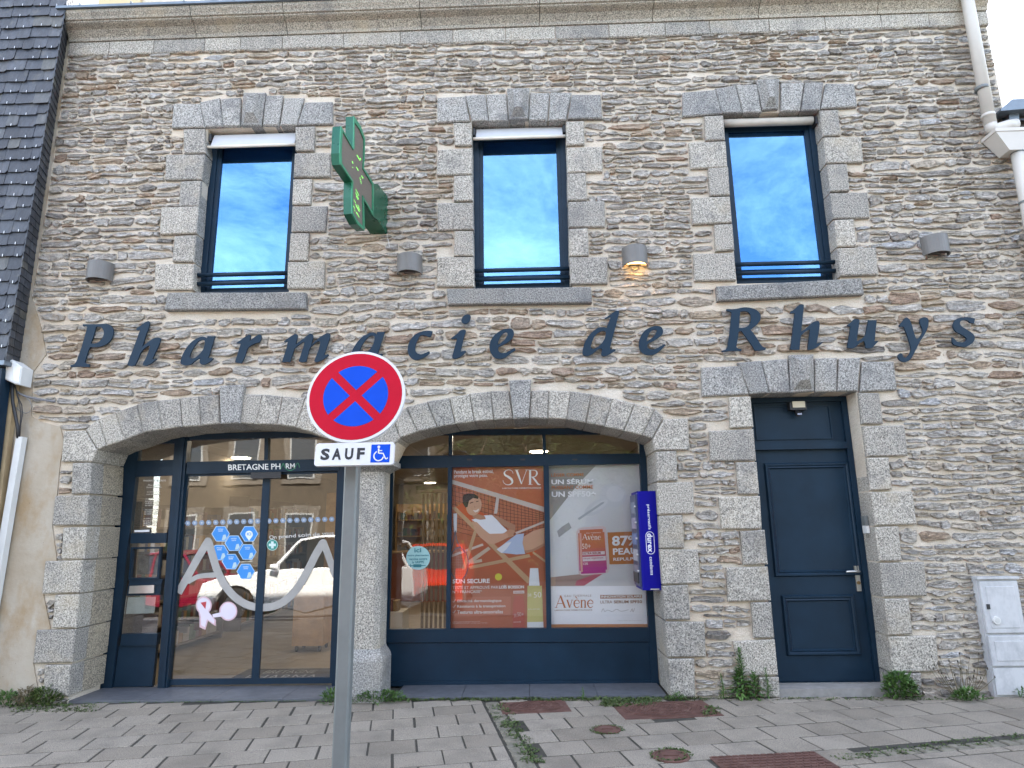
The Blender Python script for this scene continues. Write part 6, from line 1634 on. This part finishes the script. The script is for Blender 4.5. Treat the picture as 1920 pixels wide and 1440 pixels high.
# ================================================================ small fittings by the door
def fittings():
    c = P(1631, 985, .06); t = empty('door_intercom', c, 'small grey and white door entry device on the right reveal of the navy door', 'intercom')
    x = DR[1] + .0
    y0 = .03
    m = MB(); q = P(1631, 974, .06); m.box(x - .03, x + .004, .06, .13, c.z - .0, c.z + .09); m.build('reader', GREYM, t)
    m = MB(); m.box(x - .028, x + .004, .055, .13, c.z - .075, c.z - .002); m.build('keypad', WHITE, t)
    c = P(1496, 768, .17); t = empty('security_light', (c.x, .23, c.z), 'small black security lamp with a pale face over the navy door', 'security lamp')
    m = MB(); m.box(c.x - .085, c.x + .085, .15, .235, c.z - .005, c.z + .075); m.build('housing', BLACKM, t)
    m = MB(); a = P(1487, 764, .14); b = P(1509, 752, .14); m.box(a.x, b.x, .142, .149, a.z, b.z); m.build('lamp_face', flat((.62, .56, .42)), t)
    m = MB(); m.tube([(c.x, .20, c.z - .01), (c.x, .16, c.z - .05)], .03, 12); m.build('sensor', BLACKM, t)
    m = MB(); m.box(c.x - .015, c.x + .028, .150, .158, c.z - .058, c.z - .036); m.build('sensor_eye', flat((.3, .32, .4)), t)
fittings()
def cabinet():
    Y = -.085
    a, b = P(1831, 1086, Y), P(1908, 1084, Y); c, d = P(1868, 1311, Y), P(1945, 1306, Y)
    x0, x1, z1 = (a.x + c.x) / 2, (b.x + d.x) / 2, a.z
    L = 'weathered white meter cabinet with two doors at the right end of the wall'
    t = empty('meter_cabinet', (x0, Y, 0), L, 'meter cabinet')
    mm, nt, bs = nmat('weathered white cabinet'); p = posn(nt)
    cc = mixc(nt, ramp(nt, nz(nt, posn(nt, (1, 1, .6)), 7, 6, .7), [(.42, gray(0)), (.68, gray(.8))]), (.50, .505, .51), (.32, .325, .335)); setc(nt, bs, cc, .55)
    sh = (c.x - a.x) * .0
    m = MB(); m.prism([(x0, 0), (x1, 0), (x1, z1), (x0, z1)], Y + .012, .0); m.build('case', mm, t)
    m = MB(); q = [(x0 + .004, .52), (x1 - .004, .52), (x1 - .004, z1 - .004), (x0 + .004, z1 - .004)]
    def door(z0_, z1_, nm):
        q = [(x0 + .012, z0_), (x1 - .012, z0_), (x1 - .012, z1_), (x0 + .012, z1_)]
        mm_ = MB(); mm_.prism(q, Y - .012, Y + .011, .006); o = mm_.build('cabinet_door', mm, t)
        i_ = inset(q, .045); mm_ = MB(); mm_.prism(i_, Y - .017, Y - .0125, .004); mm_.build('raised_panel', mm, o); return o
    zs = P(1860, 1190, Y).z
    d1 = door(zs + .012, z1 - .02, 'upper'); d2 = door(.26, zs - .008, 'lower')
    m = MB(); m.box(x0 - .006, x1 + .006, Y - .02, 0.0, z1 + .001, z1 + .02); m.build('cap', mm, t)
    m = MB(); m.box(x0 + .012, x1 - .012, Y - .01, Y + .011, .02, .245); m.build('base_panel', mm, t)
    k = P(1868, 1163, Y - .02); m = MB(); m.tube([(k.x, Y - .034, k.z), (k.x, Y - .014, k.z)], .034, 18); kb = m.build('round_knob', WHITE, d1)
    m = MB(); m.tube([(k.x, Y - .037, k.z), (k.x, Y - .0345, k.z)], .022, 16); m.build('knob_centre', plain('knob grey', (.5, .5, .48), .5), d1)
    k = P(1851, 1137, Y); m = MB(); m.box(k.x - .014, k.x + .014, Y - .020, Y - .0125, k.z - .022, k.z + .022); m.build('lock', BLACKM, d1)
cabinet()

# ================================================================ manhole covers
def manholes():
    labs = ['small rusty cast iron cover with a round pattern beside the row of setts', 'large rusty rectangular cover with a round pattern in front of the right granite jamb', 'rusty rectangular cover at the lower edge, left of the green row of setts']
    for (c, a, b), lab in zip(MANHOLES, labs):
        p = G(*c); t = empty('manhole_cover', (p.x, p.y, 0), lab, 'manhole cover', 'cast iron covers in the pavement')
        R = Matrix.Rotation(TH * .6, 3, 'Z'); f = lambda x, y, z: R @ Vector((x, y, z)) + Vector((p.x, p.y, 0))
        def plate(m, x0, x1, y0, y1, z0, z1): m.hexa([f(x0, y0, z0), f(x1, y0, z0), f(x1, y1, z0), f(x0, y1, z0)], [f(x0, y0, z1), f(x1, y0, z1), f(x1, y1, z1), f(x0, y1, z1)])
        m = MB(); plate(m, -a, a, -b, b, -.03, .0038); m.build('frame', CAST, t)
        rx, ry = a * .86, b * .90
        rnd_ = c[1] < 1400
        if rnd_:
            m = MB(); n = 40
            m.add([f(rx * math.cos(2 * math.pi * i / n), ry * math.sin(2 * math.pi * i / n), z) for z in (.003, .009) for i in range(n)], [tuple(range(n)), tuple(range(n, 2 * n))] + [(i, (i + 1) % n, n + (i + 1) % n, n + i) for i in range(n)]); lid = m.build('lid', CAST, t)
            m = MB()
            for q in (.95, .62, .32):
                for i in range(n):
                    A0, A1 = 2 * math.pi * i / n, 2 * math.pi * (i + 1) / n
                    v = [f(rx * s * math.cos(w), ry * s * math.sin(w), z) for z in (.0092, .015) for s in (q, q - .06) for w in (A0, A1)]
                    m.add(v, [(0, 1, 3, 2), (4, 5, 7, 6), (0, 1, 5, 4), (2, 3, 7, 6)])
            tag(m.build('ring_pattern', CAST, lid), kind='stuff')
        else: lid = None
        m = MB(); s = .036 if rnd_ else .05
        nx = int(a / s)
        for i in range(-nx, nx + 1):
            for j in range(-int(b / s), int(b / s) + 1):
                x, y = (i + .5 * (j % 2)) * s, j * s
                if rnd_ and (x / rx) ** 2 + (y / ry) ** 2 > .80: continue
                if abs(x) > a * .95 or abs(y) > b * .95: continue
                plate(m, x - s * .34, x + s * .34, y - s * .2, y + s * .2, .0042 if not rnd_ else .0092, .010 if not rnd_ else .014)
        tag(m.build('raised_studs', CAST, lid or t), kind='stuff')
    for ((c, a), lab) in zip(LIDS, ('small round rusty lid set in the paving below the small rusty cover', 'small round lid ringed with moss near the lower edge of the paving')):
        p = G(*c); t = empty('water_lid', (p.x, p.y, 0), lab, 'service lid', 'small round lids in the pavement')
        m = MB(); m.lathe([(a, -.03), (a, .008), (a * .86, .010), (a * .84, .005), (a * .6, .007), (.01, .010)], p.x, p.y, 24); m.build('lid', CAST, t)
        m = MB(); m.box(p.x - a * .4, p.x + a * .4, p.y - .012, p.y + .012, .007, .016); m.build('lifting_bar', CAST, t)
manholes()

# ================================================================ plants
LEAF = m_leaf('weed leaf', (.035, .085, .018), (.10, .18, .045)); DRY = m_leaf('dry stem', (.10, .085, .05), (.20, .16, .09)); MOSS = m_leaf('moss', (.03, .055, .012), (.085, .12, .03))
def leaf(m, p, d, L, w, r, up=.3):
    d = d.normalized(); s = d.cross(Vector((0, 0, 1)))
    if s.length < .1: s = Vector((1, 0, 0))
    s.normalize(); n = s.cross(d)
    dr = Vector((0, 0, -L * r.uniform(.05, .3)))
    a, b, c = p, p + d * L * .5 + n * L * .06, p + d * L + dr
    m.add([a, b + s * w / 2, c, b - s * w / 2], [(0, 1, 2, 3)], r.random())
def spire(px, py, hpx, lab, dens, wide, seed, grp):
    r = random.Random(seed); b = G(px, py, 0); b.y = min(b.y, -.05)
    z = P(px, py - hpx, b.y).z - P(px, py, b.y).z
    t = empty('weed_plant', b, lab, 'weed', grp); m = MB(); top = b + Vector((r.uniform(-.02, .02), r.uniform(-.03, .0), z))
    m.tube([b, b.lerp(top, .5) + Vector((.01, 0, 0)), top], [.006, .005, .002], 6); m.build('stem', LEAF, t)
    m = MB(); n = int(dens)
    for i in range(n):
        f = i / n; p = b.lerp(top, .04 + .96 * f); a = i * 2.4 + r.uniform(-.3, .3)
        L = wide * (1.15 - .75 * f) * r.uniform(.7, 1.15); el = -.05 + .9 * f + r.uniform(-.1, .25)
        leaf(m, p, Vector((math.cos(a) * math.cos(el), math.sin(a) * math.cos(el), math.sin(el))), L, L * .24, r)
    m.build('leaves', LEAF, t, recalc=False)
spire(1390, 1305, 93, 'tall spiky green weed at the foot of the left door jamb', 120, .115, 1, 'spiky weeds by the navy door')
spire(1378, 1306, 55, 'bushy shorter weed close against the tall one', 75, .11, 2, 'spiky weeds by the navy door')
spire(1412, 1306, 48, 'broad low weed just right of the tall one', 60, .12, 7, 'spiky weeds by the navy door')
spire(1352, 1306, 48, 'small upright weed left of the tall weed', 60, .055, 3, 'spiky weeds by the navy door')
spire(1436, 1306, 58, 'slim upright weed touching the navy door frame', 66, .065, 4, 'spiky weeds by the navy door')
spire(1091, 1309, 24, 'tiny light green weed alone in front of the display window step', 26, .05, 5, None)
def bush(px, py, w, h, lab, name, seed, n, mat=LEAF, L=.06, grp=None):
    r = random.Random(seed); b = G(px, py, 0); b.y = min(b.y, -.07)
    k = (P(px + 50, py, b.y) - P(px - 50, py, b.y)).length / 100
    t = empty(name, b, lab, 'weed', grp); m = MB(); st = MB()
    for i in range(max(3, n // 22)):
        a = r.uniform(0, 2 * math.pi); q = b + Vector((math.cos(a) * w * k * .42, math.sin(a) * .07, h * k * r.uniform(.5, .95))); st.tube([b + Vector((math.cos(a) * w * k * .12, 0, 0)), b.lerp(q, .5), q], .003, 4)
    tag(st.build('stems', mat, t), kind='stuff')
    for i in range(n):
        a = r.uniform(0, 2 * math.pi); rad = math.sqrt(r.random()); zf = r.random() ** .8
        sc = 1 - .55 * zf ** 2
        p = b + Vector((math.cos(a) * rad * w * k * .5 * sc, math.sin(a) * rad * .10 * sc - .01, zf * h * k * (1 - .35 * rad)))
        el = r.uniform(.0, 1.2); a2 = a + r.uniform(-.9, .9)
        leaf(m, p, Vector((math.cos(a2) * math.cos(el), math.sin(a2) * math.cos(el), math.sin(el))), L * r.uniform(.6, 1.2), L * .3, r)
    m.build('leaves', mat, t, recalc=False)
bush(1684, 1306, 64, 50, 'dense round green bush at the foot of the right door jamb', 'wall_bush', 11, 420, L=.075)
bush(1712, 1307, 26, 36, 'sparse dry weed just right of the round green bush', 'wall_weed', 12, 40, DRY)
bush(95, 1318, 75, 34, 'dark low weed clump at the foot of the left granite jamb', 'wall_weed', 13, 320, MOSS, .06)
bush(62, 1318, 40, 34, 'reddish dry weed left of the dark clump at the left jamb', 'wall_weed', 14, 120, DRY, .06)
bush(15, 1322, 50, 28, 'green weed clump at the far left foot of the wall', 'wall_weed', 15, 150, LEAF, .06)
bush(715, 1311, 110, 24, 'low green weeds along the foot of the granite pillar', 'wall_weed', 16, 420, LEAF, .05)
bush(622, 1318, 38, 26, 'green leafy weed left of the sign pole at the step', 'wall_weed', 17, 140, LEAF, .06)
bush(1815, 1313, 52, 22, 'low green tuft under the dry stalks at the right', 'wall_weed', 18, 190, LEAF, .06)
bush(1915, 1308, 16, 24, 'small weed at the right foot of the white cabinet', 'wall_weed', 19, 40, LEAF, .05)
bush(1266, 1307, 30, 12, 'small weed at the foot of the right arch jamb', 'wall_weed', 23, 70, LEAF, .04)
def stalks():
    r = random.Random(9); b = G(1818, 1312, 0); b.y = -.09; t = empty('dry_stalks', b, 'wiry dry stalks with dark seed heads left of the white cabinet', 'weed')
    for i in range(22):
        a = r.uniform(-1, 1); h = r.uniform(.14, .40); p0 = b + Vector((a * .08, r.uniform(-.02, .02), 0)); p1 = p0 + Vector((a * .16 + r.uniform(-.05, .05), r.uniform(-.06, .03), h))
        m = MB(); m.tube([p0, p0.lerp(p1, .5) + Vector((a * .02, 0, .01)), p1], [.0028, .0024, .0016], 4); s = m.build('stalk', DRY, t)
        m = MB(); m.tube([p1 - Vector((0, 0, .004)), p1 + Vector((0, 0, .016))], [.006, .004], 5); m.build('seed_head', plain('seed', (.05, .04, .03), .8), s)
stalks()
def moss_strip():
    r = random.Random(10); m = MB()
    spots = []
    for i in range(150): spots.append((r.uniform(180, 640), 1310 + r.uniform(-1, 2), .3))
    for i in range(300): spots.append((r.uniform(735, 1320), 1310 + r.uniform(-2, 5), 1))
    for i in range(200): spots.append((r.uniform(1130, 1235), 1317 + r.uniform(-6, 9), 1))
    for i in range(160): f = r.random(); spots.append((925 + f * 75 + r.uniform(-14, 22), 1318 + f * 115, .8))
    for i in range(130): f = r.random(); spots.append((1560 + f * 360 + r.uniform(-5, 5), 1422 - f * 40 + r.uniform(-8, 7), .6))
    for i in range(80): a = r.uniform(0, 6.28); spots.append((1258 + 32 * math.cos(a), 1417 + 11 * math.sin(a), .7))
    for i in range(60): a = r.uniform(0, 6.28); spots.append((1139 + 26 * math.cos(a), 1369 + 8 * math.sin(a), .5))
    for i in range(60): spots.append((r.uniform(1320, 1345), r.uniform(1325, 1345), .7))
    for i in range(120): spots.append((r.uniform(20, 180), r.uniform(1320, 1336), .8))
    for i in range(120): spots.append((r.uniform(1300, 1860), 1311 + r.uniform(-2, 3), .6))
    for x, y, s in spots:
        p = G(x, y, 0); 
        if p.y > -.005: p.y = -.005
        for k in range(5):
            a = r.uniform(0, 6.28); el = r.uniform(.1, 1.1)
            leaf(m, p + Vector((r.uniform(-.03, .03), r.uniform(-.012, .012), .001)), Vector((math.cos(a) * math.cos(el), math.sin(a) * math.cos(el), math.sin(el))), .032 * s * r.uniform(.6, 1.3), .012, r)
    tag(m.build('moss', MOSS, None, recalc=False), 'moss and tiny weeds in the paving joints and along the wall foot', 'moss', None, 'stuff')
moss_strip()

# ================================================================ the other side of the street (seen in the glass)
def opposite():
    Y = -17.0
    st = plain('pale street stone', (.075, .058, .038), .9, 0, .25, 5, .4, 30); sg_ = plain('street surround', (.13, .11, .085), .9); wn_ = plain('window paint', (.3, .3, .28), .5); gl = plain('dark window', (.03, .035, .04), .1)
    def house(x0, x1, h, lab, mat, n):
        t = empty('street_house', ((x0 + x1) / 2, Y, -.45), lab, 'house', 'houses across the street')
        m = MB(); m.box(x0, x1, Y - 7, Y, -.5, h); m.build('wall', mat, t)
        m = MB(); m.hexa([(x0 - .2, Y + .3, h + .001), (x1 + .2, Y + .3, h + .001), (x1 + .2, Y - 7.3, h + .001), (x0 - .2, Y - 7.3, h + .001)], [(x0 - .2, Y - 3.4, h + 2.6), (x1 + .2, Y - 3.4, h + 2.6), (x1 + .2, Y - 3.6, h + 2.6), (x0 - .2, Y - 3.6, h + 2.6)]); m.build('roof', MSL, t)
        for f in range(2):
            for i in range(n):
                cx_ = x0 + (x1 - x0) * (i + .5) / n; zb = .5 + f * 3.0
                m = MB(); m.box(cx_ - .72, cx_ + .72, Y + .001, Y + .06, zb - .2, zb + 2.0); w = m.build('window', sg_, t)
                m = MB(); m.box(cx_ - .5, cx_ + .5, Y + .062, Y + .09, zb, zb + 1.75); fr = m.build('frame', wn_, w)
                m = MB(); m.box(cx_ - .44, cx_ + .44, Y + .092, Y + .10, zb + .06, zb + 1.69); m.build('pane', gl, w)
    house(-14, -3.2, 6.2, 'stone house across the street with granite framed windows', st, 5)
    bark = plain('bark', (.12, .09, .06), .9, 0, .3, 10); lf = m_leaf('tree leaf', (.035, .07, .015), (.10, .14, .035))
    r = random.Random(3)
    for k, (tx, ty, sc, lab) in enumerate(((-2.2, -13.6, .9, 'loose leafy street tree nearest the stone house across the street'), (.6, -15.2, 1.25, 'tall dense street tree in the middle of the row across the street'),
                                           (4.2, -14.8, 1.3, 'broad street tree second from the right end of the row across the street'), (8.0, -15.2, 1.3, 'rightmost street tree of the row across the street'))):
        t = empty('street_tree', (tx, ty, -.45), lab, 'tree', 'trees across the street')
        m = MB(); m.tube([(tx, ty, -.5), (tx + .05, ty, 1.2 * sc), (tx - .05, ty + .1, 2.6 * sc)], [.16, .12, .09], 8)
        for i in range(7): a = i * .9; m.tube([(tx, ty, 1.6 * sc + i * .12), (tx + math.cos(a) * .7, ty + math.sin(a) * .7, 2.6 * sc + i * .2), (tx + math.cos(a) * 1.1, ty + math.sin(a) * 1.1, 3.3 * sc + i * .25)], [.05, .035, .015], 5)
        m.build('trunk', bark, t)
        m = MB(); cl = [Vector((tx + r.gauss(0, .85 * sc), ty + r.gauss(0, .7), (3.0 if k else 3.3) * sc + r.gauss(0, 1.1 * sc))) for _ in range(60 if k else 30)]
        for c in cl:
            for i in range(60):
                p = c + Vector((r.gauss(0, .32), r.gauss(0, .28), r.gauss(0, .28))); a = r.uniform(0, 6.28); el = r.uniform(-.6, .9)
                leaf(m, p, Vector((math.cos(a) * math.cos(el), math.sin(a) * math.cos(el), math.sin(el))), .22, .10, r)
        m.build('crown', lf, t, recalc=False)
    m = MB(); m.box(-3.0, 14, -18.3, -18.0, -.5, 8.5); tag(m.build('rear_wall', plain('dark screen wall', (.035, .045, .022), .9, 0, .3, 4), None), 'tall dark screen wall added behind the street trees to block reflected sky', 'wall')  # unseen wall, added to keep bright sky out of the display glass reflections
opposite()
def car(loc, L, W_, Ht, col, flip, lab, name='parked_car'):
    """parked car, nose towards -x (or +x when flipped)"""
    x0, y0, z0 = loc; s = -1 if flip else 1
    t = empty(name, loc, lab, 'car', 'cars parked along the street')
    body = plain('car paint', col, .15, 0, .02, 2); gl = plain('car glass', (.02, .025, .03), .05); blk = plain('car trim', (.02, .02, .022), .5); tyre = plain('tyre', (.02, .02, .02), .8)
    X = lambda u: x0 + s * (u - .5) * L
    fu, ru, wr = .18, .80, Ht * .205
    def arch(u): 
        r = wr * 1.12; return [(u * L + r * math.cos(math.radians(a)), wr + r * math.sin(math.radians(a)) * 1.0) for a in range(170, 9, -20)]
    low = [(.015 * L, .24)] + [(.06 * L, .22)] + arch(fu)[:] + [(.5 * L, .2)] + arch(ru) + [(.97 * L, .24), (.99 * L, .5)]
    up = [(.985 * L, Ht * .62), (.96 * L, Ht * .635), (.34 * L, Ht * .625), (.10 * L, Ht * .54), (.02 * L, Ht * .48), (.0, Ht * .32)]
    side = low + up; n = len(side)
    hw = W_ / 2; m = MB()
    yo = [hw * .96, hw, hw, hw * .96]
    def ring(y, ins): 
        q = inset(side, ins) if ins else side
        return [(x0 + s * (u - .5 * L), y0 + y, z0 + z) for u, z in q]
    rings = [ring(-hw, .03), ring(-hw * .94, 0), ring(hw * .94, 0), ring(hw, .03)]
    v = [p for r_ in rings for p in r_]; f = [(k * n + i, k * n + (i + 1) % n, (k + 1) * n + (i + 1) % n, (k + 1) * n + i) for k in range(3) for i in range(n)]
    tri = capfaces(side, 0); f += tri + [tuple(3 * n + i for i in q) for q in tri]
    m.add(v, f); m.build('body', body, t)
    gh = [(.335, .62), (.45, .96), (.55, 1.0), (.80, .985), (.90, .90), (.955, .63)]
    def gr(y, z_off=0, k=1): return [(x0 + s * (u - .5) * L, y0 + y * (1 - .22 * max(0, (z - .62) / .38)), z0 + z * Ht + z_off) for u, z in gh]
    a, b = gr(-hw * .92), gr(hw * .92); n = 6
    m = MB(); m.add(a + b, [(i, (i + 1) % n, n + (i + 1) % n, n + i) for i in range(n)] + [tuple(range(n)), tuple(range(n, 2 * n))]); m.build('windows', gl, t)
    # roof and pillars in body colour
    m = MB()
    for sg in (-1, 1):
        pts = gr(sg * hw * .935)
        path = [Vector(p) for p in pts]
        m.tube(path[:6], .035, 6)
        mid = Vector(pts[2]).lerp(Vector(pts[3]), .35); bot = Vector((mid.x, y0 + sg * hw * .93, z0 + .63 * Ht)); m.tube([mid, bot], .03, 6)
    tag(m.build('roof_frame', body, t), kind=None)
    m = MB(); A, B_ = gr(-hw * .93, .02), gr(hw * .93, .02)
    m.add([A[1], A[2], A[3], A[4], B_[1], B_[2], B_[3], B_[4]], [(0, 1, 5, 4), (1, 2, 6, 5), (2, 3, 7, 6)]); m.build('roof', body, t)
    for u in (fu, ru):
        for sg in (-1, 1):
            c = Vector((x0 + s * (u - .5) * L, y0 + sg * (hw - .1), z0 + wr)); m = MB(); m.tube([c - Vector((0, .1, 0)), c + Vector((0, .1, 0))], wr, 24); w = m.build('wheel', tyre, t)
            m = MB(); m.tube([c + Vector((0, sg * .1, 0)), c + Vector((0, sg * .106, 0))], wr * .66, 20); m.build('rim', STEEL, w)
    for sg in (-1, 1):
        c = Vector((X(.36), y0 + sg * (hw + .08), z0 + Ht * .66)); m = MB(); m.tube([c - Vector((.07, 0, 0)), c + Vector((.07, 0, 0))], [.05, .075], 10); m.build('mirror', body, t)
        m = MB(); xx = X(.03); m.box(min(xx, X(.10)), max(xx, X(.10)), y0 + sg * hw * .72 - .14, y0 + sg * hw * .72 + .14, z0 + Ht * .43, z0 + Ht * .50); m.build('headlight', flat((.7, .7, .72)), t)
    m = MB(); m.box(min(X(-.004), X(.02)), max(X(-.004), X(.02)), y0 - hw * .6, y0 + hw * .6, z0 + .28, z0 + Ht * .42); m.build('grille', blk, t)
    return t
car((-4.5, -6.7, -.22), 4.4, 1.8, 1.66, (.80, .80, .78), False, 'white sport utility car parked facing left, seen in the entrance glass')
car((-8.6, -9.2, -.42), 4.0, 1.75, 1.5, (.16, .006, .02), True, 'dark red car parked beyond the white one, seen in the entrance glass')
car((-2.5, -10.1, -.34), 3.7, 1.7, 1.5, (.70, .030, .008), True, 'bright red car across the street, seen in the left display pane').rotation_euler = (0, 0, math.pi / 2)
finish_texts()
